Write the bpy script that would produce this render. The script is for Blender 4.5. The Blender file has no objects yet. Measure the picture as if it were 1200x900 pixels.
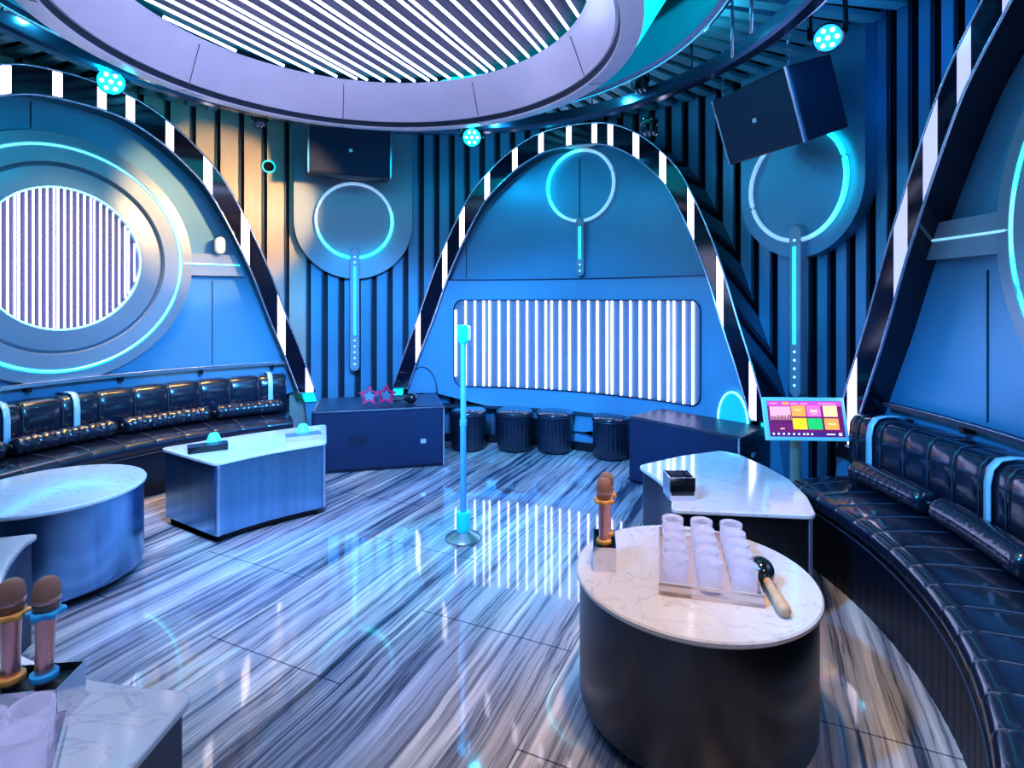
import bpy, math, random
from mathutils import Vector, Matrix
random.seed(7)
PI = math.pi
sc = bpy.context.scene
col = sc.collection
CX, CY, RW = -0.8, 3.0, 3.4          # centre and radius of the round room
R_ = math.radians

# ------------------------------------------------------------------ helpers
def pol(a, r, z=0.0):
    return (CX + r*math.cos(R_(a)), CY + r*math.sin(R_(a)), z)
def wall_pt(ac, s, z, d):            # s metres to the right of angle ac as seen from inside, d metres off the wall
    a = R_(ac) - s/3.3
    r = RW - d
    return (CX + r*math.cos(a), CY + r*math.sin(a), z)

class MB:
    def __init__(self): self.v, self.f, self.m, self.glow = [], [], [], None
    def add(self, vs, fs, mi=0):
        b = len(self.v); self.v += [tuple(p) for p in vs]
        for f in fs: self.f.append([b+i for i in f]); self.m.append(mi)
        return self
    def box(self, c, s, rz=0.0, rx=0.0, M=None, mi=0):
        x, y, z = s[0]/2, s[1]/2, s[2]/2
        vs = [Vector(p) for p in ((-x,-y,-z),(x,-y,-z),(x,y,-z),(-x,y,-z),(-x,-y,z),(x,-y,z),(x,y,z),(-x,y,z))]
        m = M if M is not None else Matrix.Rotation(rz,3,'Z') @ Matrix.Rotation(rx,3,'X')
        vs = [m @ p + Vector(c) for p in vs]
        return self.add(vs, [(0,3,2,1),(4,5,6,7),(0,1,5,4),(1,2,6,5),(2,3,7,6),(3,0,4,7)], mi)
    def prism(self, poly, z0, z1, mi=0):
        n = len(poly)
        vs = [(p[0],p[1],z0) for p in poly] + [(p[0],p[1],z1) for p in poly]
        fs = [tuple(range(n-1,-1,-1)), tuple(range(n,2*n))] + [(i,(i+1)%n,n+(i+1)%n,n+i) for i in range(n)]
        return self.add(vs, fs, mi)
    def lathe(self, prof, c=(0,0,0), n=32, M=None, mi=0, cap=True):
        vs, fs = [], []
        for r, z in prof:
            for k in range(n):
                a = 2*PI*k/n; p = Vector((r*math.cos(a), r*math.sin(a), z))
                if M is not None: p = M @ p
                vs.append(p + Vector(c))
        for j in range(len(prof)-1):
            for k in range(n):
                fs.append((j*n+k, j*n+(k+1)%n, (j+1)*n+(k+1)%n, (j+1)*n+k))
        if cap:
            if prof[0][0] > 1e-6: fs.append(tuple(range(n-1,-1,-1)))
            if prof[-1][0] > 1e-6: fs.append(tuple(range((len(prof)-1)*n, len(prof)*n)))
        return self.add(vs, fs, mi)
    def tube(self, pts, r, n=10, closed=False, mi=0):
        P = [Vector(p) for p in pts]; N = len(P); vs, fs = [], []
        for i, p in enumerate(P):
            a = P[(i-1) % N] if (closed or i > 0) else p
            b = P[(i+1) % N] if (closed or i < N-1) else p
            t = (b-a).normalized()
            up = Vector((0,0,1)) if abs(t.z) < .95 else Vector((0,1,0))
            u = t.cross(up).normalized(); w = u.cross(t)
            rr = r[i] if isinstance(r, (list, tuple)) else r
            for k in range(n):
                q = 2*PI*k/n; vs.append(p + u*math.cos(q)*rr + w*math.sin(q)*rr)
        for i in range(N if closed else N-1):
            for k in range(n):
                fs.append((i*n+k, i*n+(k+1)%n, ((i+1)%N)*n+(k+1)%n, ((i+1)%N)*n+k))
        if not closed:
            fs.append(tuple(range(n-1,-1,-1))); fs.append(tuple(range((N-1)*n, N*n)))
        return self.add(vs, fs, mi)
    def sphere(self, c, r, sz=1.0, n=20, m=12, M=None, mi=0):
        prof = [(max(r*math.sin(PI*j/m),1e-7), -r*sz*math.cos(PI*j/m)) for j in range(m+1)]
        return self.lathe(prof, c, n, M, mi, cap=False)
    def grid(self, fn, nu, nv, mi=0, closeu=False):
        vs = [fn(i/nu, j/nv) for j in range(nv+1) for i in range(nu+(0 if closeu else 1))]
        w = nu if closeu else nu+1; fs = []
        for j in range(nv):
            for i in range(nu):
                fs.append((j*w+i, j*w+(i+1)%w, (j+1)*w+(i+1)%w, (j+1)*w+i))
        return self.add(vs, fs, mi)
    def strip_solid(self, outer, inner_fn=None):
        return self
    def build(self, name, mats, parent=None, smooth=None, bevel=0, origin=None, seg=2, sub=0):
        me = bpy.data.meshes.new(name)
        org = Vector(origin) if origin is not None else Vector((0,0,0))
        base = Vector((0,0,0)); p = parent
        while p is not None:
            base += p.location; p = p.parent
        me.from_pydata([tuple(Vector(v)-base-org) for v in self.v], [], self.f)
        if not isinstance(mats, (list, tuple)): mats = [mats]
        for m in mats: me.materials.append(m)
        if len(mats) > 1:
            me.polygons.foreach_set('material_index', self.m)
        if self.glow:
            at = me.attributes.new('glow', 'FLOAT', 'POINT'); at.data.foreach_set('value', self.glow)
        me.update()
        import bmesh
        b = bmesh.new(); b.from_mesh(me); bmesh.ops.remove_doubles(b, verts=b.verts, dist=1e-5)
        bmesh.ops.recalc_face_normals(b, faces=b.faces); b.to_mesh(me); b.free()
        o = bpy.data.objects.new(name, me); col.objects.link(o)
        if parent is not None: o.parent = parent
        o.location = org
        if smooth is not None:
            me.shade_smooth() if smooth >= 180 else None
            if smooth < 180:
                me.shade_smooth(); me.set_sharp_from_angle(angle=R_(smooth))
        if bevel:
            md = o.modifiers.new('bevel', 'BEVEL'); md.width = bevel; md.segments = seg; md.limit_method = 'ANGLE'; md.angle_limit = R_(40)
            md.harden_normals = False
        return o

def tag(o, label=None, cat=None, group=None, kind=None):
    if label: o['label'] = label
    if cat: o['category'] = cat
    if group: o['group'] = group
    if kind: o['kind'] = kind
    return o
def thing(name, loc, label, cat, group=None, kind=None):
    o = bpy.data.objects.new(name, None); col.objects.link(o)
    o.location = loc; o.empty_display_size = .1
    return tag(o, label, cat, group, kind)
def struct(o): o['kind'] = 'structure'; return o
def dup(root, loc, rz=0.0, label=None, group=None):
    r = root.copy(); col.objects.link(r); r.location = loc; r.rotation_euler = (0,0,rz)
    if label: r['label'] = label
    if group: r['group'] = group
    for ch in list(root.children):
        c = ch.copy(); col.objects.link(c); c.parent = r
        for g in list(ch.children):
            d = g.copy(); col.objects.link(d); d.parent = c
    return r

# ------------------------------------------------------------------ materials
def mat(name, color, rough=.5, metal=0.0, emis=None, es=0.0, var=.12, scale=6.0, bump=0.0, bscale=60.0, coat=0.0, aniso=0.0, trans=0.0, stretch=None, spec=None):
    m = bpy.data.materials.new(name); m.use_nodes = True
    nt = m.node_tree; N = nt.nodes; L = nt.links; b = N['Principled BSDF']
    b.inputs['Roughness'].default_value = rough; b.inputs['Metallic'].default_value = metal
    if coat: b.inputs['Coat Weight'].default_value = coat; b.inputs['Coat Roughness'].default_value = .08
    if aniso: b.inputs['Anisotropic'].default_value = aniso
    if trans: b.inputs['Transmission Weight'].default_value = trans; b.inputs['IOR'].default_value = 1.45
    if spec is not None: b.inputs['Specular IOR Level'].default_value = spec
    tc = N.new('ShaderNodeTexCoord'); mp = N.new('ShaderNodeMapping'); L.new(tc.outputs['Object'], mp.inputs[0])
    if stretch: mp.inputs['Scale'].default_value = stretch
    no = N.new('ShaderNodeTexNoise'); no.inputs['Scale'].default_value = scale; no.inputs['Detail'].default_value = 3
    L.new(mp.outputs[0], no.inputs['Vector'])
    mx = N.new('ShaderNodeMix'); mx.data_type = 'RGBA'
    mx.inputs['A'].default_value = (*[c*(1-var) for c in color], 1); mx.inputs['B'].default_value = (*[min(1,c*(1+var)) for c in color], 1)
    L.new(no.outputs['Fac'], mx.inputs['Factor']); L.new(mx.outputs['Result'], b.inputs['Base Color'])
    if emis is not None:
        b.inputs['Emission Color'].default_value = (*emis,1); b.inputs['Emission Strength'].default_value = es
    if bump:
        n2 = N.new('ShaderNodeTexNoise'); n2.inputs['Scale'].default_value = bscale; n2.inputs['Detail'].default_value = 4
        L.new(mp.outputs[0], n2.inputs['Vector'])
        bp = N.new('ShaderNodeBump'); bp.inputs['Strength'].default_value = bump; bp.inputs['Distance'].default_value = .01
        L.new(n2.outputs['Fac'], bp.inputs['Height']); L.new(bp.outputs[0], b.inputs['Normal'])
    return m

M = {}
M['wall']    = mat('blue_grey_wall_lacquer', (.12,.32,.50), .36, .2, var=.1, scale=2.2, bump=.05, bscale=3)
M['ridge']   = mat('ribbed_wall_panel_blue_lit', (.12,.31,.48), .36, .3, var=.15, scale=3)  # blue light on the ribs painted into their colour
M['ridgew']  = mat('ribbed_wall_panel_warm_lit', (.46,.42,.38), .36, .3, var=.15, scale=3)  # same ribs on the left wall, toned for the warm light there
M['plaqueb'] = mat('satin_plaque_blue_lit', (.13,.32,.48), .36, .35, var=.12, scale=2)  # right plaque, with the blue light on it painted in
M['groove']  = mat('shaded_wall_groove', (.012,.018,.035), .5, .2)  # recess shade painted into the groove colour
M['plaque']  = mat('satin_wall_plaque', (.27,.35,.44), .36, .3, var=.12, scale=2)
M['seam']    = mat('panel_seam', (.02,.035,.06), .6)
M['band']    = mat('black_gloss_band', (.010,.012,.03), .10, .2, coat=.6)
M['trim']    = mat('silver_edge_trim', (.55,.62,.80), .22, .85)
M['darktrim']= mat('dark_edge_trim', (.05,.08,.14), .3, .6)
M['pale']    = mat('pale_lavender_lacquer', (.82,.70,.80), .32, .1, var=.05)
M['base']    = mat('black_baseboard', (.01,.012,.02), .3)
M['ceil']    = mat('midnight_ceiling', (.01,.02,.04), .6)
M['slat']    = mat('teal_ceiling_slat', (.16,.42,.5), .4, .1)
M['tubedark']= mat('dark_steel_ring', (.06,.11,.18), .2, .75)
M['collar']  = mat('cyan_washed_collar', (.10,.55,.65), .3, .2, emis=(0,.78,.88), es=1.8)  # emission stands in for cyan light falling on the collar
M['led']     = mat('white_led', (1,1,1), .4, emis=(.68,.66,1.0), es=5.5)
M['ledc']    = mat('white_ceiling_led', (1,1,1), .4, emis=(.52,.60,1.0), es=3.6)
M['ledback'] = mat('led_panel_backing', (.13,.18,.26), .35, .1)
M['ledbackw']= mat('round_window_backing', (.045,.04,.08), .5, 0)
M['ledbackc']= mat('led_ceiling_backing', (.03,.022,.05), .6, 0)
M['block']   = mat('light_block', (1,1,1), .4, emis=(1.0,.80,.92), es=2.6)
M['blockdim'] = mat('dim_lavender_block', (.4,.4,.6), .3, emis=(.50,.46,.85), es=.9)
M['cyan']    = mat('cyan_led', (.1,.9,.9), .4, emis=(.02,.85,.95), es=2.2)
M['lens']    = mat('cyan_lens', (.1,.9,.9), .4, emis=(.0,.85,1.0), es=5.0)
M['lensb']    = mat('blue_lens', (.1,.4,.9), .4, emis=(.0,.30,1.0), es=1.7)
M['cyansoft']= mat('cyan_glow_plate', (.05,.5,.6), .4, emis=(.0,.75,.9), es=.8)
M['cyandim'] = mat('dim_cyan_plate', (.05,.5,.7), .4, emis=(.0,.6,.8), es=.3)
M['dot']     = mat('cyan_dot', (.2,.9,.9), .4, emis=(.2,.9,.95), es=2.5)
M['leather'] = mat('black_leather', (.012,.018,.036), .24, .0, var=.2, bump=.025, bscale=12, coat=.8)
M['sofabase']= mat('sofa_base_vinyl', (.006,.008,.018), .45, 0, var=.2)
M['piping']  = mat('seam_highlight', (.09,.12,.17), .3, .2, var=.1)  # pale line along the seams, painting their highlight
M['strap']   = mat('pale_blue_strap', (.45,.72,.92), .3, .1)
M['subskin'] = mat('speaker_cabinet', (.016,.024,.05), .38, .1, bump=.15, bscale=120)
M['grille']  = mat('speaker_grille', (.008,.022,.07), .5, .2, bump=.5, bscale=260)
M['badge']   = mat('silver_badge', (.7,.78,.85), .3, .6)
M['brush']   = mat('brushed_dark_steel', (.085,.10,.13), .30, .95, var=.25, scale=3, stretch=(6,6,.2), aniso=.5)
M['brushb']  = mat('brushed_steel_blue_lit', (.22,.42,.68), .27, .95, var=.3, scale=3, stretch=(6,6,.2), aniso=.5)  # blue reflections painted into the left tables' steel
M['chrome']  = mat('polished_steel', (.75,.76,.82), .12, 1.0, var=.04)
M['basemetal']= mat('satin_teal_base', (.35,.50,.52), .28, .8)
M['post']    = mat('grey_green_post', (.45,.50,.42), .35, .3)
M['plinth']  = mat('black_plinth', (.008,.01,.015), .4)
M['micbody'] = mat('rose_gold_mic', (.78,.42,.40), .28, .7)
M['michead'] = mat('bronze_mic_mesh', (.50,.27,.19), .45, .4, bump=.8, bscale=400)
M['orange']  = mat('orange_silicone', (.95,.45,.12), .45)
M['bluering']= mat('blue_silicone', (.05,.50,.85), .45)
M['cyanlit']=mat('cyan_lit_metal', (.02,.72,.85), .35, emis=(0,.6,.75), es=.25)  # cyan light painted on as colour and faint emission
M['polelit']=mat('cyan_lit_pole', (.12,.55,.85), .3, .2)  # cyan light on the pale pole painted into its colour
M['call']    = mat('call_lamp_glow', (.1,.8,.8), .4, emis=(.02,.8,.85), es=1.2)
M['glassy']  = mat('glowing_clear_glass', (.96,.95,1.0), .12, 0, trans=.72, var=.01, bump=.5, bscale=45, emis=(.55,.55,1.0), es=.08)  # faint lavender glow painted into the glass to brighten it
M['blackgl'] = mat('black_gloss_plastic', (.010,.011,.015), .15, coat=.6)
M['wood']    = mat('pale_wood_handle', (.62,.42,.26), .45, var=.25, scale=8, stretch=(1,8,1))
M['tray']    = mat('rose_steel_tray', (.86,.74,.72), .25, .55, var=.03)
M['red']     = mat('red_star_frame', (.75,.02,.10), .25, .1, coat=.5)
M['white']   = mat('white_plastic', (.80,.84,.80), .35, var=.03)
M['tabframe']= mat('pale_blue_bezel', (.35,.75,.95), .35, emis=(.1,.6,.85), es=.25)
def emi(n, c, s=1.0): return mat(n, [x*.3 for x in c], .4, emis=c, es=s, var=.02)
M['s_pink']  = emi('screen_pink', (.62,.08,.55)); M['s_plum'] = emi('screen_plum', (.16,.01,.16))
M['s_rose']  = emi('screen_rose', (.95,.45,.60)); M['s_or'] = emi('screen_orange', (.95,.42,.10))
M['s_mag']   = emi('screen_magenta', (.90,.18,.70)); M['s_ye'] = emi('screen_yellow', (.95,.72,.03))
M['s_gr']    = emi('screen_green', (.02,.60,.18)); M['s_navy'] = emi('screen_navy', (.06,.02,.22))
M['s_wh']    = emi('screen_white', (.95,.9,.95)); M['s_cr'] = emi('screen_cream', (.98,.70,.40))
M['crowd']   = emi('screen_crowd', (.06,.01,.06))

# ring material: chrome with a painted pale glow where glow = 0, cyan light where glow = 1
m = bpy.data.materials.new('running_ring_light'); m.use_nodes = True
nt = m.node_tree; b = nt.nodes['Principled BSDF']
b.inputs['Base Color'].default_value = (.55,.65,.8,1); b.inputs['Roughness'].default_value = .25; b.inputs['Metallic'].default_value = .3
at = nt.nodes.new('ShaderNodeAttribute'); at.attribute_name = 'glow'
mx = nt.nodes.new('ShaderNodeMix'); mx.data_type = 'RGBA'
mx.inputs['A'].default_value = (.24,.32,.50,1); mx.inputs['B'].default_value = (.02,2.6,2.9,1)
nt.links.new(at.outputs['Fac'], mx.inputs['Factor']); nt.links.new(mx.outputs['Result'], b.inputs['Emission Color'])
b.inputs['Emission Strength'].default_value = .9
M['ring'] = m

# marble top: cream white with faint veins
m = mat('white_marble_top', (.80,.78,.80), .12, coat=.4, var=.06, scale=3)
nt = m.node_tree; N = nt.nodes; L = nt.links; b = N['Principled BSDF']
tc = N.new('ShaderNodeTexCoord'); no = N.new('ShaderNodeTexNoise'); no.inputs['Scale'].default_value = 4; no.inputs['Detail'].default_value = 6; no.inputs['Distortion'].default_value = 1.5
L.new(tc.outputs['Object'], no.inputs['Vector'])
cr = N.new('ShaderNodeValToRGB'); e = cr.color_ramp.elements
e[0].position = .485; e[0].color = (.70,.68,.72,1); e[1].position = .515; e[1].color = (.72,.69,.70,1)
q = e.new(.5); q.color = (.56,.54,.60,1)
L.new(no.outputs['Fac'], cr.inputs[0]); L.new(cr.outputs[0], b.inputs['Base Color'])
M['marble'] = m

# floor: polished striped stone, veins running towards the middle arch
AX = 65.5
m = bpy.data.materials.new('polished_striped_stone'); m.use_nodes = True
nt = m.node_tree; N = nt.nodes; L = nt.links; b = N['Principled BSDF']
tc = N.new('ShaderNodeTexCoord')
ro = N.new('ShaderNodeMapping'); ro.inputs['Rotation'].default_value = (0,0,R_(-AX)); L.new(tc.outputs['Object'], ro.inputs[0])
wn = N.new('ShaderNodeTexNoise'); wn.inputs['Scale'].default_value = 1.1; wn.inputs['Detail'].default_value = 4
L.new(ro.outputs[0], wn.inputs['Vector'])
wv = N.new('ShaderNodeVectorMath'); wv.operation = 'MULTIPLY_ADD'; wv.inputs[1].default_value = (0,.09,0)
L.new(wn.outputs['Color'], wv.inputs[0]); L.new(ro.outputs[0], wv.inputs[2])
def stretched(sx, sy, detail, rough=.55):
    mp = N.new('ShaderNodeMapping'); mp.inputs['Scale'].default_value = (sx, sy, 1); L.new(wv.outputs[0], mp.inputs[0])
    n = N.new('ShaderNodeTexNoise'); n.inputs['Scale'].default_value = 1; n.inputs['Detail'].default_value = detail; n.inputs['Roughness'].default_value = rough
    L.new(mp.outputs[0], n.inputs['Vector']); return n
n1 = stretched(.32, 7.0, 6, .62); n2 = stretched(.8, 30, 4); n3 = stretched(.30, 2.0, 2)
c1 = N.new('ShaderNodeValToRGB'); e = c1.color_ramp.elements
e[0].position = .35; e[0].color = (.07,.09,.15,1); e[1].position = .62; e[1].color = (.78,.77,.80,1)
for p_, c_ in ((.39,(.12,.15,.22)),(.42,(.36,.38,.45)),(.52,(.48,.48,.54)),(.56,(.62,.61,.65))):
    q = e.new(p_); q.color = (*c_,1)
L.new(n1.outputs['Fac'], c1.inputs[0])
c2 = N.new('ShaderNodeValToRGB'); e = c2.color_ramp.elements
e[0].position = .37; e[0].color = (.20,.23,.30,1); e[1].position = .49; e[1].color = (1,1,1,1)
L.new(n2.outputs['Fac'], c2.inputs[0])
mu = N.new('ShaderNodeMix'); mu.data_type = 'RGBA'; mu.blend_type = 'MULTIPLY'; mu.inputs['Factor'].default_value = .75
L.new(c1.outputs[0], mu.inputs['A']); L.new(c2.outputs[0], mu.inputs['B'])
c3 = N.new('ShaderNodeValToRGB'); e = c3.color_ramp.elements
e[0].position = .42; e[0].color = (1,.86,.68,1); e[1].position = .58; e[1].color = (.92,.96,1.0,1)
L.new(n3.outputs['Fac'], c3.inputs[0])
mu2 = N.new('ShaderNodeMix'); mu2.data_type = 'RGBA'; mu2.blend_type = 'MULTIPLY'; mu2.inputs['Factor'].default_value = .6
L.new(mu.outputs['Result'], mu2.inputs['A']); L.new(c3.outputs[0], mu2.inputs['B'])
br = N.new('ShaderNodeTexBrick'); br.offset = .5; br.inputs['Scale'].default_value = 1; br.inputs['Mortar Size'].default_value = .0035
br.inputs['Brick Width'].default_value = 1.2; br.inputs['Row Height'].default_value = .8
br.inputs['Color1'].default_value = (1,1,1,1); br.inputs['Color2'].default_value = (1,1,1,1); br.inputs['Mortar'].default_value = (.25,.27,.32,1)
L.new(ro.outputs[0], br.inputs['Vector'])
mu3 = N.new('ShaderNodeMix'); mu3.data_type = 'RGBA'; mu3.blend_type = 'MULTIPLY'; mu3.inputs['Factor'].default_value = 1
L.new(mu2.outputs['Result'], mu3.inputs['A']); L.new(br.outputs['Color'], mu3.inputs['B'])
n4 = stretched(.28, 9, 4, .6)
c4 = N.new('ShaderNodeValToRGB'); e = c4.color_ramp.elements
e[0].position = .535; e[0].color = (1,1,1,1); e[1].position = .575; e[1].color = (1,1,1,1)
for p_, c_ in ((.55,(.10,.13,.20)),(.56,(.14,.17,.24))):
    q = e.new(p_); q.color = (*c_,1)
L.new(n4.outputs['Fac'], c4.inputs[0])
mu4 = N.new('ShaderNodeMix'); mu4.data_type = 'RGBA'; mu4.blend_type = 'MULTIPLY'; mu4.inputs['Factor'].default_value = .6
L.new(mu3.outputs['Result'], mu4.inputs['A']); L.new(c4.outputs[0], mu4.inputs['B'])
L.new(mu4.outputs['Result'], b.inputs['Base Color'])
b.inputs['Roughness'].default_value = .07; b.inputs['Coat Weight'].default_value = .6; b.inputs['Coat Roughness'].default_value = .015
bn = N.new('ShaderNodeTexNoise'); bn.inputs['Scale'].default_value = 7
L.new(tc.outputs['Object'], bn.inputs['Vector'])
bp = N.new('ShaderNodeBump'); bp.inputs['Strength'].default_value = .02; bp.inputs['Distance'].default_value = .02
L.new(bn.outputs['Fac'], bp.inputs['Height']); L.new(bp.outputs[0], b.inputs['Normal'])
M['floor'] = m

# ------------------------------------------------------------------ room shell
AR = {'left': 151.0, 'middle': 62.5, 'right': -21.5}
fl = MB(); n = 96
fl.add([pol(360*k/n, RW+.12, 0) for k in range(n)] + [pol(360*k/n, RW+.12, -.1) for k in range(n)],
       [tuple(range(n)), tuple(range(2*n-1,n-1,-1))] + [(k,(k+1)%n,n+(k+1)%n,n+k) for k in range(n)])
struct(fl.build('floor', M['floor']))
ce = MB()
ce.prism([pol(360*k/n, RW+.12)[:2] for k in range(n)], 3.56, 3.64)
struct(ce.build('ceiling', M['ceil']))
# radial slats under the outer ceiling
sl = MB()
for k in range(110):
    a = 360*k/110
    p0, p1 = Vector(pol(a, 1.98, 3.50)), Vector(pol(a, 3.36, 3.50))
    mid = (p0+p1)/2
    sl.box(mid, ((p1-p0).length, .085, .04), rz=R_(a))
struct(sl.build('ceiling_trim', M['slat']))

def ribbed_wall(name, a0, a1, period, frac, depth=.05):
    w = MB(); nper = max(1, round((a1-a0)/period)); per = (a1-a0)/nper
    for k in range(nper):
        b0 = a0 + k*per; g = per*frac
        aa = [(b0, 0), (b0+.12*g, depth), (b0+.88*g, depth), (b0+g, 0), (b0+g+(per-g)*.5, 0), (b0+per, 0)]
        for i in range(5):
            (x0, d0), (x1, d1) = aa[i], aa[i+1]
            w.add([pol(x0, RW+d0, 0), pol(x1, RW+d1, 0), pol(x1, RW+d1, 3.56), pol(x0, RW+d0, 3.56)], [(0,1,2,3)], 1 if i < 3 else 0)
        # slim raised bead beside each groove
        w.add([pol(b0+g*1.06, RW-.012, 0), pol(b0+g*1.06+.22, RW-.012, 0), pol(b0+g*1.06+.22, RW-.012, 3.56), pol(b0+g*1.06, RW-.012, 3.56)], [(0,1,2,3)], 2)
        w.add([pol(b0+g*1.06, RW-.012, 0), pol(b0+g*1.06, RW, 0), pol(b0+g*1.06, RW, 3.56), pol(b0+g*1.06, RW-.012, 3.56)], [(0,1,2,3)], 2)
        w.add([pol(b0+g*1.06+.22, RW-.012, 0), pol(b0+g*1.06+.22, RW, 0), pol(b0+g*1.06+.22, RW, 3.56), pol(b0+g*1.06+.22, RW-.012, 3.56)], [(0,1,2,3)], 2)
    return struct(w.build(name, [M['ridgew' if name == 'wall_left' else 'ridge'], M['groove'], M['darktrim']]))
ribbed_wall('wall_left', 114.5, 215, 3.7, .16, .04)
ribbed_wall('wall_back', 22.0, 114.5, 3.0, .30, .05)
ribbed_wall('wall_right', -65, 22.0, 2.75, .32, .05)
ribbed_wall('wall_front', 215, 295, 3.7, .2, .04)

# arch profile: half angle (deg) against height of the outer edge
PROF = [(41.2,0),(36.9,.62),(34.2,1.05),(31.6,1.43),(28.6,1.9),(25.2,2.33),(21.9,2.68),(19.6,2.86),(16.6,3.03),(13.6,3.17),(10.4,3.28),(7,3.36),(3.5,3.395),(0,3.405)]
def smooth_prof(P, k=6):
    out = []
    for i in range(len(P)-1):
        p0 = P[max(i-1,0)]; p1 = P[i]; p2 = P[i+1]; p3 = P[i+2] if i+2 < len(P) else (-P[-2][0], P[-2][1])
        for j in range(k):
            t = j/k
            out.append(tuple(.5*((2*p1[c]) + (-p0[c]+p2[c])*t + (2*p0[c]-5*p1[c]+4*p2[c]-p3[c])*t*t + (-p0[c]+3*p1[c]-3*p2[c]+p3[c])*t**3) for c in (0,1)))
    out.append(P[-1]); return out
half = [(R_(a)*3.3, z) for a, z in smooth_prof(PROF[1:])]        # s, z on the right side, bottom up
outer = [(-s, z) for s, z in half] + [(s, z) for s, z in reversed(half[:-1])]   # left foot -> apex -> right foot
def offset(P, w):
    out = []
    for i, p in enumerate(P):
        a = P[max(i-1,0)]; b = P[min(i+1,len(P)-1)]
        tx, tz = b[0]-a[0], b[1]-a[1]; l = math.hypot(tx,tz); nx, nz = tz/l, -tx/l
        ww = w(i/(len(P)-1)) if callable(w) else w
        out.append((p[0]+nx*ww, p[1]+nz*ww))
    return out
wfun = lambda u: .165 + .05*math.sin(PI*u)**2
inner = offset(outer, wfun)
foot_z = outer[0][1]
inner[0] = (inner[0][0]-.02, foot_z); inner[-1] = (inner[-1][0]+.02, foot_z)
def interp_z(P, s):                   # height of the curve at s
    s = -abs(s)
    for i in range(len(P)//2+1):
        if P[i][0] <= s <= P[i+1][0]:
            t = (s-P[i][0])/(P[i+1][0]-P[i][0]+1e-9); return P[i][1]+t*(P[i+1][1]-P[i][1])
    return P[0][1] if s < P[0][0] else P[len(P)//2][1]
def half_s(P, z):                     # half width of the curve at height z
    h = P[:len(P)//2+1]
    if z <= h[0][1]: return -(h[0][0] + (z-h[0][1])*(h[1][0]-h[0][0])/(h[1][1]-h[0][1]))
    for i in range(len(h)-1):
        if h[i][1] <= z <= h[i+1][1]:
            t = (z-h[i][1])/(h[i+1][1]-h[i][1]+1e-9); return -(h[i][0]+t*(h[i+1][0]-h[i][0]))
    return .02

def alcove(name, ac):
    w = MB(); nz = 40; zt = inner[len(inner)//2][1]+.05
    w.grid(lambda u, v: wall_pt(ac, (2*u-1)*(half_s(inner, min(v*zt, zt-.051))+.06), v*zt, .10), 48, nz)
    return struct(w.build(name, M['wall'], smooth=180))
alcove('wall_panel_left', AR['left']); alcove('wall_panel_middle', AR['middle']); alcove('wall_panel_right', AR['right'])

def sheet(ac, smin, smax, zmin, zmax, d0, d1, ns=40, nz=2, shape=None):
    """raised curved sheet from depth d0 to d1; shape(u,v)->(s,z) optional"""
    f = shape or (lambda u, v: (smin+(smax-smin)*u, zmin+(zmax-zmin)*v))
    w = MB()
    w.grid(lambda u, v: wall_pt(ac, *f(u, v), d1), ns, nz)
    for fn in ((lambda u, v: wall_pt(ac, *f(u, 0), d0+(d1-d0)*v)), (lambda u, v: wall_pt(ac, *f(u, 1), d0+(d1-d0)*v))):
        w.grid(fn, ns, 1)
    for fn in ((lambda u, v: wall_pt(ac, *f(0, u), d0+(d1-d0)*v)), (lambda u, v: wall_pt(ac, *f(1, u), d0+(d1-d0)*v))):
        w.grid(fn, nz, 1)
    return w

# baseboards
for nm, a0, a1, d in (('baseboard_back', 28, 98, .185), ('baseboard_left', 104, 120, .03), ('baseboard_right', 17, 24, .03)):
    w = MB(); k = 40
    w.grid(lambda u, v: pol(a0+(a1-a0)*u, RW-d, .09*v), k, 1)
    w.grid(lambda u, v: pol(a0+(a1-a0)*u, RW-d+.03*v, .09), k, 1)
    struct(w.build(nm, M['base'], smooth=30))

# bulging lower panel of the middle alcove
def bulge(ac, z0, z1, d, name):
    w = sheet(ac, 0, 0, 0, 0, .10, d, 60, 12, shape=lambda u, v: ((2*u-1)*(half_s(inner, z0+(z1-z0)*v)-.0), z0+(z1-z0)*v))
    return struct(w.build(name, M['wall'], smooth=35))
bulge(AR['middle'], .41, 1.80, .20, 'wall_panel_lower')
bulge(AR['middle'], .0, .39, .165, 'wall_panel_skirting')
w = sheet(AR['middle'], -2.0, 2.0, .385, .412, .10, .21, 60, 1); struct(w.build('trim_1', M['seam'], smooth=35))
w = sheet(AR['middle'], -1.47, 1.47, 1.80, 1.815, .10, .205, 60, 1); struct(w.build('trim_2', M['darktrim'], smooth=35))
# thin vertical seams on the alcoves
k = 3
for ac, lst in ((AR['left'], ((-.25,2.95,3.16,.105),(1.15,.95,1.78,.105),(-1.15,.95,1.78,.105))), (AR['middle'], ((0,1.83,3.1,.105),(-1.3,1.83,2.2,.105))), (AR['right'], ((-1.15,.95,1.75,.105),))):
    for s, z0, z1, d in lst:
        w = sheet(ac, s-.004, s+.004, z0, z1, d-.01, d, 1, 1); struct(w.build('trim_%d' % k, M['seam'])); k += 1

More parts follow.
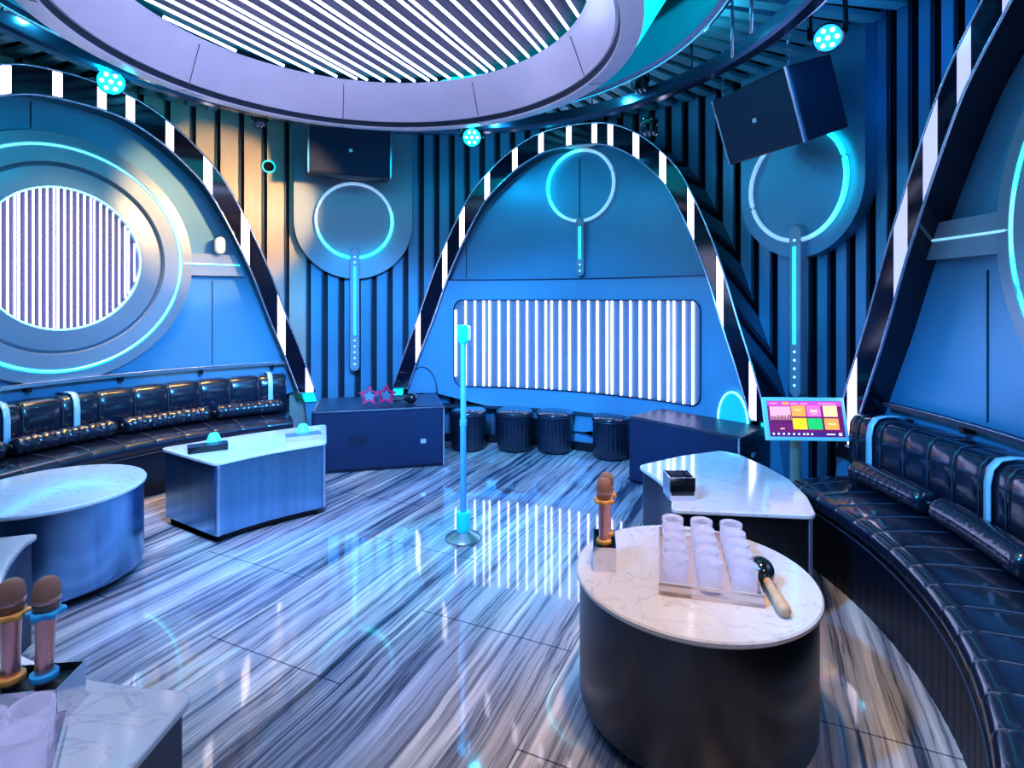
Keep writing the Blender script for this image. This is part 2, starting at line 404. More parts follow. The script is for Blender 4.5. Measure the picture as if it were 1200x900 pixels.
# ------------------------------------------------------------------ arches with light blocks
def arch(ac, blocks, label, footcyan):
    t = thing('light_arch', wall_pt(ac, 0, 0, .2), label, 'arch', 'glossy black arches around the wall alcoves')
    nP = len(outer); D1 = .29
    w = MB()
    def row(P, d): return [wall_pt(ac, s, z, d) for s, z in P]
    rows = [row(outer, 0.0), row(outer, D1), row(inner, D1), row(inner, 0.0)]
    vs = [p for r in rows for p in r]; fs = []
    for j in range(3):
        for i in range(nP-1): fs.append((j*nP+i, j*nP+i+1, (j+1)*nP+i+1, (j+1)*nP+i))
    fs += [(0, nP, 2*nP, 3*nP), (nP-1, 2*nP-1, 3*nP-1, 4*nP-1)]
    w.add(vs, fs); w.build('band', M['band'], t, smooth=35)
    w = MB(); w.tube(row(outer, D1), .009, 6); w.build('outer_trim', M['trim'], t, smooth=180)
    w = MB(); w.tube(row(inner, D1), .009, 6); w.build('inner_trim', M['trim'], t, smooth=180)
    for off, wd in blocks:
        s0 = -R_(off)*3.3
        w = MB()
        ss = [s0-wd/2, s0-wd/6, s0+wd/6, s0+wd/2]
        lo, hi = [], []
        for s in ss:
            zo = interp_z(outer, s)-.012; zi = interp_z(inner, s)+.012 if abs(s) < -inner[0][0] else foot_z
            zo = min(zo, zi+.46); lo.append((s, zi)); hi.append((s, zo))
        vs = [wall_pt(ac, s, z, D1+.003) for s, z in lo] + [wall_pt(ac, s, z, D1+.003) for s, z in hi]
        w.add(vs, [(0,1,5,4),(1,2,6,5),(2,3,7,6)])
        vs = [wall_pt(ac, s, z, D1-.02) for s, z in lo] + [wall_pt(ac, s, z, D1-.02) for s, z in hi]
        w.add(vs, [(0,1,5,4),(1,2,6,5),(2,3,7,6)])
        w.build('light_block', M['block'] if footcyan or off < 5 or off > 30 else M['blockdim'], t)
    # feet
    for sg, P in ((-1, 0), (1, -1)):
        so, si = abs(outer[P][0]), abs(inner[P][0])
        w = MB()
        z0, z1 = foot_z-.11, foot_z-.002
        pts = []
        for d in (.0, .24):
            pts += [wall_pt(ac, sg*(si+.02+.01), z0, d), wall_pt(ac, sg*(so-.01+.03), z0, d), wall_pt(ac, sg*(so-.02), z1, d), wall_pt(ac, sg*(si+.02), z1, d)]
        w.add(pts, [(0,1,2,3),(4,5,6,7),(0,1,5,4),(1,2,6,5),(2,3,7,6),(3,0,4,7)])
        w.build('foot_light' if footcyan else 'foot', M['cyansoft'] if footcyan else M['base'], t)
        w = MB()
        pts = []
        for d in (.0, .2):
            pts += [wall_pt(ac, sg*(si+.10), 0.0, d), wall_pt(ac, sg*(so+.12), 0.0, d), wall_pt(ac, sg*(so+.02), z0, d), wall_pt(ac, sg*(si+.03), z0, d)]
        w.add(pts, [(0,1,2,3),(4,5,6,7),(0,1,5,4),(1,2,6,5),(2,3,7,6),(3,0,4,7)])
        w.build('plinth', M['wall'], t)
    return t
mb = [(31.8,.055),(26.4,.055),(22.9,.06),(17.7,.06),(12.0,.06),(6.6,.06),(.9,.06),(-4.3,.06),(-7.5,.06),(-12.6,.07),(-17.8,.07),(-23.1,.07),(-28.5,.07),(-34.3,.07)]
lb = [(34.5,.07),(29.2,.07),(24.5,.07),(18.5,.07),(13.5,.07),(8.8,.07),(2.7,.07),(-3,.07),(-6.9,.07),(-12.6,.07),(-18.5,.08),(-24.6,.08),(-30.8,.08),(-35.8,.08)]
rb = [(33.6,.08),(26.6,.11),(22.6,.11),(18.3,.10),(13,.08),(6.6,.07),(.9,.07),(-7.5,.06),(-12.6,.07),(-17.8,.07),(-23.1,.07),(-28.5,.07),(-34.3,.07)]
arch(AR['middle'], mb, 'black arch with white light blocks around the panel of vertical tubes', True)
arch(AR['left'], lb, 'black arch with white light blocks over the round striped window', True)
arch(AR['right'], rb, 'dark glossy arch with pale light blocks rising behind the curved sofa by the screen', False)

# ------------------------------------------------------------------ lit panel in the middle alcove
PA = AR['middle']
def ang_s(a, ac=PA): return R_(ac-a)*3.3
t = thing('tube_light_panel', wall_pt(PA, 0, .62, .2), 'wide curved wall panel of vertical white light tubes with rounded corners', 'light panel')
s0, s1, z0, z1 = ang_s(87.2), ang_s(38.6), .625, 1.585
def rrect(s0, s1, z0, z1, r, n=6):
    out = []
    for cx, cz, a0 in ((s1-r, z0+r, -90), (s1-r, z1-r, 0), (s0+r, z1-r, 90), (s0+r, z0+r, 180)):
        for i in range(n+1):
            a = R_(a0+90*i/n); out.append((cx+r*math.cos(a), cz+r*math.sin(a)))
    return out
def rz_at(s, r=.10):                   # vertical inset caused by the rounded corner at s
    e = min(s-s0, s1-s)
    return 0 if e >= r else r-math.sqrt(max(0, r*r-(r-e)**2))
w = MB()
w.grid(lambda u, v: (lambda s: wall_pt(PA, s, (z0+rz_at(s))+((z1-z0)-2*rz_at(s))*v, .205))(s0+(s1-s0)*u), 160, 1)
w.build('backing', M['ledback'], t, smooth=180)
w = MB()
loop = []
rr = rrect(s0, s1, z0, z1, .10)
for i, p in enumerate(rr):
    q = rr[(i+1) % len(rr)]; nseg = max(1, int(abs(q[0]-p[0])/.08))
    for j in range(nseg): loop.append((p[0]+(q[0]-p[0])*j/nseg, p[1]+(q[1]-p[1])*j/nseg))
w.tube([wall_pt(PA, s, z, .213) for s, z in loop], .008, 6, closed=True); w.build('frame', M['darktrim'], t, smooth=180)
for a in (86.9,84.9,83.0,81.2,80.0,78.1,76.2,74.3,72.4,70.5,68.6,67.4,65.7,63.8,61.9,60.0,58.2,56.3,55.3,53.5,51.7,49.8,48.0,46.2,44.5,43.4,41.6,39.9):
    s = ang_s(a); e = rz_at(s, .10)+.008 if a != 86.9 else .11
    w = MB(); w.tube([wall_pt(PA, s, z0+e, .218), wall_pt(PA, s, z1-e, .218)], .0092, 8); w.build('light_tube', M['led'], t, smooth=180)

# uplight covers at the feet of the middle arch
for s, r, cy, lab in ((ang_s(93.6), .17, True, 'half-round wall cover beside the left foot of the middle arch'), (ang_s(32.6), .15, True, 'half-round wall cover lit cyan beside the right foot of the middle arch')):
    t = thing('wall_uplight', wall_pt(PA, s, .55, .2), lab, 'wall light')
    zb = .55
    w = MB()
    f = lambda u, v: (s+r*v*math.cos(PI*u), zb+(r*1.7)*v*math.sin(PI*u))
    w.grid(lambda u, v: wall_pt(PA, *f(u, v), .225), 20, 4)
    w.grid(lambda u, v: wall_pt(PA, *f(u, 1), .19+.035*v), 20, 1)
    w.build('cover', M['cyandim'] if s > 0 else M['wall'], t, smooth=30)
    w = MB(); w.tube([wall_pt(PA, *f(u/20, 1), .225) for u in range(21)], .009 if s > 0 else .006, 6)
    w.build('rim', M['dot'] if s > 0 else M['seam'], t, smooth=180)

# ------------------------------------------------------------------ ring lights and hanging plaques
def ring_mb(ac, s, z, r, tube, d, glowfn, n=72):
    w = MB(); pts = [wall_pt(ac, s+r*math.cos(2*PI*k/n), z+r*math.sin(2*PI*k/n), d) for k in range(n)]
    w.tube(pts, tube, 10, closed=True)
    w.glow = [glowfn(360*k/n) for k in range(n) for _ in range(10)]
    return w
def capsule(ac, s, z0, z1, hw, d0, d1):
    w = MB(); n = 10; P = []
    for i in range(n+1): a = PI*i/n; P.append((s+hw*math.cos(a), z1-hw+hw*math.sin(a)))
    for i in range(n+1): a = PI+PI*i/n; P.append((s+hw*math.cos(a), z0+hw+hw*math.sin(a)))
    N_ = len(P)
    w.add([wall_pt(ac, *p, d1) for p in P] + [wall_pt(ac, *p, d0) for p in P], [tuple(range(N_))] + [(i,(i+1)%N_,N_+(i+1)%N_,N_+i) for i in range(N_)])
    return w
def lobe(center, half_w, lo=0.03):
    def g(a):
        dd = abs((a-center+180) % 360-180)
        return lo + (1-lo)*max(0.0, min(1.0, 1.35-dd/half_w)) if dd < half_w*1.35 else lo
    return g
def key_light(t, ac, s, z, r, glow, zs0, zs1, d, hw=.052, ledz=None):
    w = ring_mb(ac, s, z, r, .018, d+.035, glow); w.build('ring_light', M['ring'], t, smooth=180)
    hous = capsule(ac, s, zs0, zs1, hw, d-.01, d+.06).build('strip_housing', M['plaque'], t, smooth=30, bevel=.006)
    a, b = ledz
    w = MB(); w.tube([wall_pt(ac, s, a, d+.064), wall_pt(ac, s, b, d+.064)], .011, 8); 
    o = w.build('light_strip', M['cyan'], hous, smooth=180)
    for zz in [b+.05+.06*i for i in range(int((zs1-b-.06)/.06))] + [a-.06-.065*i for i in range(int((a-zs0-.05)/.065))]:
        MB().sphere(wall_pt(ac, s, zz, d+.062), .009, n=8, m=6).build('indicator_dot', M['dot'], hous, smooth=180)

def plaque(ac, hw, zc, label, glow, r=.41, strip=(.80,2.16), led=(1.15,1.90), wr=.0):
    pm = M['plaque' if ac > 60 else 'plaqueb']
    t = thing('wall_plaque', wall_pt(ac, 0, zc, .1), label, 'wall panel')
    n = 24
    P = [(-hw, 3.54)] + [(-hw*math.cos(PI*i/n), zc-hw*.98*math.sin(PI*i/n)) for i in range(n+1)] + [(hw, 3.54)]
    w = MB()
    def f(u, v):
        s = -hw+2*hw*u; zl = zc-hw*.98*math.sqrt(max(0, 1-(s/hw)**2)); return (s, zl+(3.54-zl)*v)
    cosu = lambda u: .5-.5*math.cos(PI*u)
    w.grid(lambda u, v: wall_pt(ac, *f(cosu(u), v), .10), 48, 8)
    w.grid(lambda u, v: wall_pt(ac, *f(cosu(u), 0), .0+.10*v), 48, 1)
    for uu in (0, 1): w.grid(lambda u, v: wall_pt(ac, *f(uu, u), .10*v), 8, 1)
    w.build('panel', pm, t, smooth=35)
    key_light(t, ac, wr, zc+.02, r, glow, strip[0], strip[1], .10, ledz=led)
    return t
plaque(106.7, .63, 2.44, 'hanging round-bottomed plaque with ring light, left of the middle arch under the level speaker', lobe(285, 75), led=(1.20,1.95))
plaque(23.2, .55, 2.46, 'hanging round-bottomed plaque with ring light, above the touch screen under the tilted speaker', lobe(30, 80), r=.43, strip=(.84,2.17), led=(1.25,2.0))
t = thing('ring_lamp', wall_pt(PA, 0, 1.83, .1), 'keyhole-shaped ring lamp with short strip inside the middle arch', 'wall lamp')
key_light(t, PA, ang_s(62.1), 2.80, .375, lobe(165, 62, .05), 1.835, 2.46, .10, hw=.045, ledz=(2.02,2.36))

# ------------------------------------------------------------------ round striped windows
def porthole(ac, label, zc=1.925, detail=True, glow=None):
    t = thing('round_light_window', wall_pt(ac, 0, zc, .1), label, 'light panel', 'round striped light windows')
    def ann(prof, n=96):           # prof: (r, d)
        w = MB()
        w.grid(lambda u, v: wall_pt(ac, *(lambda rd: (rd[0]*math.cos(2*PI*u), zc+rd[0]*math.sin(2*PI*u), rd[1]))(prof[min(int(round(v*(len(prof)-1))), len(prof)-1)])), n, len(prof)-1, closeu=False)
        return w
    ann([(1.03,.10),(1.015,.165),(.93,.175),(.925,.165),(.90,.165),(.895,.175),(.78,.175),(.765,.13)]).build('outer_ring', M['plaque'], t, smooth=35)
    ann([(.765,.13),(.745,.155),(.60,.175),(.585,.175),(.572,.12)]).build('bezel', M['plaque'], t, smooth=35)
    ann([(.583,.176),(.577,.180),(.571,.176)]).build('inner_rim', M['dot'], t, smooth=180)
    w = ring_mb(ac, 0, zc, .913, .011, .17, glow); w.build('ring_light', M['ring'], t, smooth=180)
    w = MB(); w.grid(lambda u, v: wall_pt(ac, .575*v*math.cos(2*PI*u), zc+.575*v*math.sin(2*PI*u), .118), 48, 6); w.build('backing', M['ledbackw'], t, smooth=180)
    s = -.545; k = 0
    while s < .56:
        h = math.sqrt(max(0,.57**2-s*s))
        if h > .05:
            w = MB(); w.tube([wall_pt(ac, s, zc-h, .135), wall_pt(ac, s, zc+h, .135)], .0068, 8); w.build('light_tube', M['led'], t, smooth=180)
        k += 1; s += .0255 if k % 6 == 0 else .047
    for sg in (-1, 1):
        hw1 = half_s(inner, zc)-.0
        def f(u, v):
            z = zc-.10+.21*v; sa = math.sqrt(max(0, 1.0-(z-zc)**2)); return (sg*(sa+(half_s(inner, z)-sa)*u), z)
        w = MB()
        w.grid(lambda u, v: wall_pt(ac, *f(u, v), .165), 16, 1)
        for vv in (0, 1): w.grid(lambda u, v: wall_pt(ac, *f(u, vv), .10+.065*v), 16, 1)
        w.build('side_arm', M['plaque'], t, smooth=35)
        w = MB(); w.tube([wall_pt(ac, sg*(.93+(half_s(inner, zc+.01)-.93)*u/8), zc+.01, .168) for u in range(9)], .008, 6)
        w.glow = [(.75 if detail else .1)]*len(w.v)
        w.build('arm_light', M['ring'], t, smooth=180)
    return t
def gl_left(a):
    a = (a+180) % 360-180
    if -70 < a < 42: return .55 if a > 0 else (.7 if a > -60 else .3)
    if -170 < a <= -70: return 1.0
    return .22
porthole(152.0, 'round window of vertical white tubes in the left alcove above the sofa', glow=gl_left)
porthole(-21.5, 'round window of light tubes mostly beyond the right edge above the sofa', glow=lambda a: .9 if 150 < a % 360 < 166 or 188 < a % 360 < 240 else .2, detail=False)

# ------------------------------------------------------------------ ceiling drum and rings
DX, DY = -.86, 3.08
def ring_lathe(prof, n=128, c=(DX, DY, 0)):
    w = MB(); w.lathe(prof, c, n, cap=False); return w
t = thing('ceiling_drum', (DX, DY, 3.0), 'big round lavender ceiling drum holding diagonal white light tubes', 'ceiling light')
ring_lathe([(1.555,3.03),(1.55,3.0),(1.44,2.985),(1.435,3.0)]).build('rim', M['pale'], t, smooth=35)
ring_lathe([(1.435,2.995),(1.425,3.035)]).build('shadow_gap', M['seam'], t, smooth=35)
ring_lathe([(1.44,3.03),(1.41,3.03),(1.31,3.27),(1.29,3.30)]).build('soffit', M['pale'], t, smooth=35)
ring_lathe([(1.548,3.01),(1.60,3.08),(1.84,3.46),(1.86,3.56)]).build('outer_collar', M['collar'], t, smooth=35)
w = MB(); w.lathe([(0.0001,3.345),(1.31,3.345)], (DX,DY,0), 96, cap=False); w.build('backing', M['ledbackc'], t)
dv = Vector((math.cos(R_(AX)), math.sin(R_(AX)), 0)); nv = Vector((dv.y, -dv.x, 0))
x = -1.27; k = 0
while x < 1.29:
    h = math.sqrt(max(0, 1.295**2-x*x))
    if h > .1:
        c = Vector((DX,DY,3.315)) + nv*x
        w = MB(); w.tube([c-dv*h, c+dv*h], .0105, 8); w.build('light_tube', M['ledc'], t, smooth=180)
    k += 1; x += .062 if k % 5 == 0 else .108
# panel seams on the soffit
for a in (20, 65, 110, 155, 200, 245, 290, 335):
    ca, sa = math.cos(R_(a)), math.sin(R_(a))
    w = MB(); w.tube([(DX+1.408*ca, DY+1.408*sa, 3.031), (DX+1.308*ca, DY+1.308*sa, 3.268)], .0022, 4)
    w.tube([(DX+1.553*ca, DY+1.553*sa, 3.0), (DX+1.44*ca, DY+1.44*sa, 2.984)], .0022, 4)
    w.build('soffit_seam', M['seam'], t)

RX = -.70
t = thing('ceiling_ring', (RX, CY, 3.2), 'dark steel ceiling ring carrying the moving lamps, widest of the rings', 'ceiling ring')
rl = lambda prof: ring_lathe(prof, c=(CX, CY, 0))
ring_lathe([(2.27,3.28),(2.27,3.20),(2.29,3.18),(2.36,3.18),(2.38,3.20),(2.38,3.28),(2.27,3.28)], c=(RX, CY, 0)).build('band', M['tubedark'], t, smooth=30)
w = MB(); w.tube([(RX+2.385*math.cos(PI*k/60), CY+2.385*math.sin(PI*k/60), 3.205) for k in range(120)], .010, 6, closed=True); w.build('edge_strip', M['trim'], t, smooth=180)
for a in range(5, 365, 24):
    w = MB(); q = (RX+2.33*math.cos(R_(a)), CY+2.33*math.sin(R_(a))); w.tube([(*q, 3.26), (*q, 3.57)], .008, 6); w.build('hanger_rod', M['tubedark'], t, smooth=180)
t = thing('ceiling_ring', (CX, CY, 3.2), 'dark glossy inner ceiling ring between the lavender drum and the lamp ring', 'ceiling ring')
rl([(1.93,3.56),(1.90,3.24),(1.91,3.2),(1.95,3.18),(1.98,3.2),(2.0,3.26),(2.0,3.56)]).build('band', M['tubedark'], t, smooth=30)
w = MB(); w.tube([pol(360*k/120, 1.945, 3.18) for k in range(120)], .008, 6, closed=True); w.build('edge_strip', M['trim'], t, smooth=180)
for a, z, l in ((7.5, 3.02, .5), (1.5, 3.06, .46)):
    w = MB(); w.tube([pol(a, 2.12, z), pol(a, 2.12, 3.56)], [.010,.008], 8)
    tag(w.build('hanging_rod', M['trim'], origin=pol(a, 2.12, 3.4), smooth=180), 'thin bright rod hanging down from the ceiling, %s' % ('longer and nearer the tilted speaker one' if a > 5 else 'shorter one right of the other'), 'rod')

# ------------------------------------------------------------------ moving-head lamps
def aim_matrix(dirv):
    z = Vector(dirv).normalized(); x = Vector((0,0,1)).cross(z).normalized(); y = z.cross(x)
    return Matrix((x, y, z)).transposed()
def moving_head(p, target, label, lit, size=1.0, ztop=3.03):
    p = Vector(p); t = thing('moving_head_lamp', (p.x, p.y, ztop), label, 'stage lamp')
    Z = Vector((0,0,1)); s = size
    d = (Vector(target)-p).normalized(); A = aim_matrix(d)
    w = MB(); w.lathe([(.0,0),(.075*s,0),(.08*s,-.02*s),(.07*s,-.06*s),(.05*s,-.065*s)], (p.x,p.y,ztop), 24); w.build('base', M['blackgl'], t, smooth=40)
    ax = A.col[0]
    w = MB()
    for sg in (-1, 1):
        w.tube([Vector((p.x,p.y,ztop-.05*s)), Vector((p.x,p.y,ztop-.06*s))+ax*sg*.085*s, p+ax*sg*.088*s], .014*s, 8)
    w.build('yoke', M['blackgl'], t, smooth=40)
    w = MB(); w.lathe([(.0001,-.09*s),(.05*s,-.085*s),(.07*s,-.03*s),(.075*s,.03*s),(.078*s,.055*s),(.070*s,.057*s)], p, 28, M=A, cap=False); 
    hd = w.build('lamp_head', M['blackgl'], t, smooth=40)
    w = MB(); w.lathe([(.0001,.053*s),(.070*s,.053*s)], p, 28, M=A, cap=False); w.build('lens_plate', M['lens'] if lit == 1 else (M['lensb'] if lit == 2 else M['darktrim']), hd)
    w = MB()
    spots = [(0,0)] + [(.045*math.cos(2*PI*k/6), .045*math.sin(2*PI*k/6)) for k in range(6)]
    for a_, b_ in spots: w.sphere(p + A @ Vector((a_*s, b_*s, .055*s)), .011*s, n=10, m=6)
    w.build('lens_leds', M['led'] if lit else M['chrome'], hd, smooth=180)
    return t
cam_dir = (0,0,1.6)
moving_head(pol(155.0, 2.28, 3.15), cam_dir, 'round lamp glowing cyan over the left arch', 1, 1.15, 3.33)
moving_head(pol(79.5, 2.3, 3.13), cam_dir, 'round lamp glowing bright cyan under the drum edge beside the middle arch', 1, 1.15, 3.30)
moving_head(pol(6.0, 2.68, 3.15), (.3,.3,1.2), 'round lamp glowing blue above the tilted speaker', 2, 1.05, 3.50)
moving_head(pol(126.1, 2.55, 3.22), pol(126,1,0), 'small unlit lamp under the ceiling left of the level speaker', 0, .7, 3.42)
moving_head(pol(37.1, 2.38, 2.97), pol(37.1, 2.2, 0), 'unlit lamp hanging below the dark ring above the middle arch', 0, .9, 3.03)
moving_head(pol(37.7, 2.30, 3.30), pol(37.7, 2.4, 0), 'unlit lamp perched on the dark ring above the middle arch', 0, .9, 3.45)

# small wall fittings
p = Vector(wall_pt(121.7, 0, 3.0, .03))
t = thing('wall_socket', p, 'tiny dark fitting with a cyan glow on the warm ribbed wall', 'fitting')
A = aim_matrix(Vector((CX,CY,3.0))-p)
w = MB(); w.lathe([(.0001,-.03),(.045,-.03),(.05,0),(.035,.02),(.0001,.02)], p, 12, M=A); w.build('body', M['blackgl'], t, smooth=40)
w = MB(); w.lathe([(.055,-.02),(.07,-.02),(.07,-.005),(.055,-.005)], p, 12, M=A, cap=False); w.build('rim', M['cyansoft'], t)
w = capsule(152.0, math.radians(152-130.2)*3.3, 2.037, 2.205, .045, .168, .235)
tag(w.build('motion_sensor', M['white'], origin=wall_pt(130.2, 0, 2.035, .16), bevel=.012, smooth=40), 'small upright cream sensor standing on the left alcove arm', 'sensor')

# ------------------------------------------------------------------ hanging speakers
def hanging_speaker(c, facing, tilt, size, label, chains):
    c = Vector(c); t = thing('hanging_speaker', c, label, 'speaker')
    rz = math.atan2(facing[1], facing[0])+PI/2        # local -Y is the front
    Mx = Matrix.Rotation(rz,3,'Z') @ Matrix.Rotation(R_(tilt),3,'X')
    W_, D_, H_ = size
    MB().box(c, (W_, D_, H_), M=Mx).build('cabinet', M['subskin'], t, bevel=.012)
    MB().box(c + Mx @ Vector((0,-D_/2-.006,0)), (W_-.05, .018, H_-.03), M=Mx).build('grille', M['grille'], t, bevel=.004)
    MB().box(c + Mx @ Vector((0,-D_/2-.018,0)), (.035, .008, .03), M=Mx).build('badge', M['badge'], t)
    for sg in (-1, 1):
        MB().box(c + Mx @ Vector((sg*(W_/2-.013),-D_/2-.006,0)), (.018, .022, H_), M=Mx).build('edge_strip', M['trim'], t)
    for cx in chains:
        q = c + Mx @ Vector((cx, -D_/2+.06, H_/2))
        w = MB(); n_ = max(2, int((3.56-q.z)/.035))
        for i in range(n_):
            cc = q + Vector((0,0,.018+.035*i)); 
            w.tube([cc + Vector((.010*math.cos(a_) if i % 2 else 0, .010*math.cos(a_) if not i % 2 else 0, .02*math.sin(a_))) for a_ in [2*PI*j/8 for j in range(8)]], .004, 5, closed=True)
        w.build('chain', M['trim'], t)
hanging_speaker((-1.72, 5.86, 3.13), (.38,-1), 4, (.84,.36,.50), 'black box speaker hung level over the left plaque', (-.3,.3))
hanging_speaker((1.90, 3.98, 2.93), (-.94,-.36), 20, (.70,.40,.50), 'black box speaker hung tilted from chains over the right plaque', (-.3,.3))

# ------------------------------------------------------------------ floor subwoofers
def subwoofer(f0, f1, depth, h, label, badge_x, handle):
    f0, f1 = Vector((*f0,0)), Vector((*f1,0)); u = (f1-f0); Wd = u.length; u.normalize(); n_ = Vector((-u.y,u.x,0))
    c = (f0+f1)/2 + n_*depth/2; rz = math.atan2(u.y,u.x)
    t = thing('subwoofer', (c.x,c.y,0), label, 'speaker')
    MB().box((c.x,c.y,h/2), (Wd,depth,h), rz).build('cabinet', M['subskin'], t, bevel=.018)
    fc = (f0+f1)/2
    MB().box(fc - n_*.004 + Vector((0,0,h/2)), (Wd-.05,.02,h-.06), rz).build('grille', M['grille'], t, bevel=.004)
    MB().box(fc - n_*.016 + u*badge_x + Vector((0,0,h*.44)), (.05,.008,.04), rz).build('badge', M['badge'], t)
    if handle: MB().box(fc - n_*.012 - u*.2 + Vector((0,0,h*.5)), (.16,.01,.09), rz).build('recess_plate', M['subskin'], t)
    MB().box(f1 - n_*.002 - u*.01 + Vector((0,0,h/2)), (.016,.02,h-.02), rz).build('edge_strip', M['trim'], t)
    MB().box(fc - n_*.006 + Vector((0,0,h-.02)), (Wd-.02,.014,.014), rz).build('top_lip', M['darktrim'], t)
    q = f1 + n_*depth*.35 + u*.004 + Vector((0,0,h*.72))
    hd = MB().box(q, (.012,.16,.10), rz).build('side_handle', M['plinth'], t, bevel=.01)
    MB().box(q+u*.008, (.012,.05,.03), rz).build('grip', M['badge'], hd)
subwoofer((-1.82,5.03), (-.645,5.31), .72, .575, 'long black floor speaker cabinet with the star glasses on top', .40, True)
subwoofer((1.02,4.86), (1.69,4.10), .50, .575, 'long black floor speaker cabinet behind the touch screen', .40, False)

# star glasses and shaker on the left cabinet
def star(c, r0, r1, rz, lens=True):
    P = []
    for k in range(10):
        a = PI/2 + PI*k/5; r = r0 if k % 2 == 0 else r1
        P.append((r*math.cos(a), r*math.sin(a)))
    return P
def star_glasses(c, rz, label):
    c = Vector(c); t = thing('star_glasses', c, label, 'party glasses')
    Mz = Matrix.Rotation(rz,3,'Z') @ Matrix.Rotation(R_(-12),3,'X')
    def ringpoly(cx, ro, ri, y, th, mb):
        A_, B_ = star(0, ro, ro*.5, 0), star(0, ri, ri*.5, 0); vs = []
        for yy in (y-th/2, y+th/2):
            vs += [c + Mz @ Vector((cx+p[0], yy, p[1]+ro*.82)) for p in A_] + [c + Mz @ Vector((cx+p[0], yy, p[1]+ro*.82)) for p in B_]
        fs = []
        for k in range(10):
            j = (k+1) % 10
            fs += [(k,j,10+j,10+k), (20+k,20+j,30+j,30+k), (k,j,20+j,20+k), (10+k,10+j,30+j,30+k)]
        mb.add(vs, fs)
    w = MB(); ringpoly(0, .108, .070, 0, .014, w); w.build('front_frame', M['red'], t)
    w = MB(); w.add([c + Mz @ Vector((p[0], 0, p[1]+.078)) for p in star(0,.064,.034,0)], [tuple(range(10))]); w.build('lens', M['ledback'], t)
    w = MB(); w.tube([c + Mz @ Vector(q) for q in ((-.05,0,.08),(-.055,.08,.07),(-.05,.13,.035))], .005, 6); w.build('temple_arm', M['red'], t, smooth=180)
    w = MB(); w.tube([c + Mz @ Vector(q) for q in ((.05,0,.08),(.055,.08,.07),(.05,.13,.035))], .005, 6)
    w.build('temple_arm', M['red'], t, smooth=180)
star_glasses((-1.375,5.34,.577), .15, 'red star-shaped novelty glasses, left one of the pair on the speaker cabinet')
star_glasses((-1.225,5.38,.577), -.1, 'red star-shaped novelty glasses, right one of the pair beside the black shaker')
def shaker(ball, end, rball, label, hm, rh=.016):
    ball, end = Vector(ball), Vector(end); t = thing('maraca', (ball.x, ball.y, ball.z-rball), label, 'maraca')
    d = (end-ball); L_ = d.length; A = aim_matrix(d)
    w = MB(); w.sphere(ball, rball, 1.2, 24, 14, M=A); w.build('shaker_head', M['blackgl'], t, smooth=180)
    w = MB(); w.lathe([(rball*.35,rball*1.0),(rball*.45,rball*1.1),(rball*.38,rball*1.35)], ball, 20, M=A); w.build('collar', M['blackgl'], t, smooth=50)
    w = MB(); w.lathe([(rh*.75,rball*1.3),(rh*.9,L_*.6),(rh*1.15,L_*.85),(rh*1.1,L_*.96),(rh*.5,L_)], ball, 20, M=A); w.build('handle', hm, t, smooth=60)
shaker((-.985,5.42,.628), (-1.17,5.46,.598), .05, 'black shaker with pale handle lying beside the star glasses', M['chrome'])

# ------------------------------------------------------------------ pouf stools
def stool(x, y, label):
    t = thing('pouf_stool', (x,y,0), label, 'stool', 'round black leather stools under the lit wall panel')
    w = MB(); n_ = 96
    vs = []
    prof = [(.155,.012),(.178,.02),(.182,.06),(.184,.35),(.180,.375)]
    for r, z in prof:
        for k in range(n_):
            rr = r - (.006 if k % 4 == 0 else 0); a = 2*PI*k/n_
            vs.append((x+rr*math.cos(a), y+rr*math.sin(a), z))
    fs = [(j*n_+k, j*n_+(k+1)%n_, (j+1)*n_+(k+1)%n_, (j+1)*n_+k) for j in range(len(prof)-1) for k in range(n_)]
    w.add(vs, fs + [tuple(range(n_-1,-1,-1))]); w.build('body', M['leather'], t, smooth=40)
    w = MB(); w.lathe([(.178,.37),(.192,.376),(.196,.395),(.188,.415),(.15,.428),(.08,.434),(.0001,.436)], (x,y,0), 40); w.build('cushion', M['leather'], t, smooth=180)
    w = MB(); w.tube([(x+.19*math.cos(2*PI*k/40), y+.19*math.sin(2*PI*k/40), .376) for k in range(40)], .005, 6, closed=True); w.build('piping', M['darktrim'], t, smooth=180)
    w = MB(); w.lathe([(.15,0),(.15,.014)], (x,y,0), 24); w.build('foot', M['plinth'], t)
stool(-.465, 5.92, 'round black stool half hidden beside the left speaker cabinet')
stool(.025, 5.90, 'round black stool, left of the touching pair under the lit wall panel')
stool(.45, 5.83, 'round black stool, right of the touching pair under the lit wall panel')
stool(1.0, 5.60, 'round black stool standing alone next to the right speaker cabinet')

# ------------------------------------------------------------------ microphone stand
x, y = -.325, 3.70
t = thing('microphone_stand', (x,y,0), 'tall cyan-lit microphone stand on a domed round base in the middle of the floor', 'mic stand')
w = MB(); w.lathe([(.118,0),(.12,.012),(.11,.022),(.06,.045),(.035,.06),(.0001,.062)], (x,y,0), 40); w.build('base', M['basemetal'], t, smooth=50)
w = MB(); w.lathe([(.044,.055),(.046,.06),(.046,.175),(.043,.18),(.0001,.18)], (x,y,0), 32); w.build('base_collar', M['cyanlit'], t, smooth=40)
w = MB(); w.lathe([(.021,.17),(.021,.75),(.024,.752),(.024,.79),(.019,.8),(.019,1.32)], (x,y,0), 24); w.build('pole', M['polelit'], t, smooth=40)
w = MB(); w.lathe([(.02,1.30),(.036,1.32),(.038,1.33),(.038,1.415),(.034,1.425),(.0001,1.425)], (x,y,0), 28); w.build('top_clamp', M['cyanlit'], t, smooth=40)
w = MB(); w.box((x+.04,y,1.37), (.02,.05,.10)); w.build('holder_clip', M['badge'], t, bevel=.006)

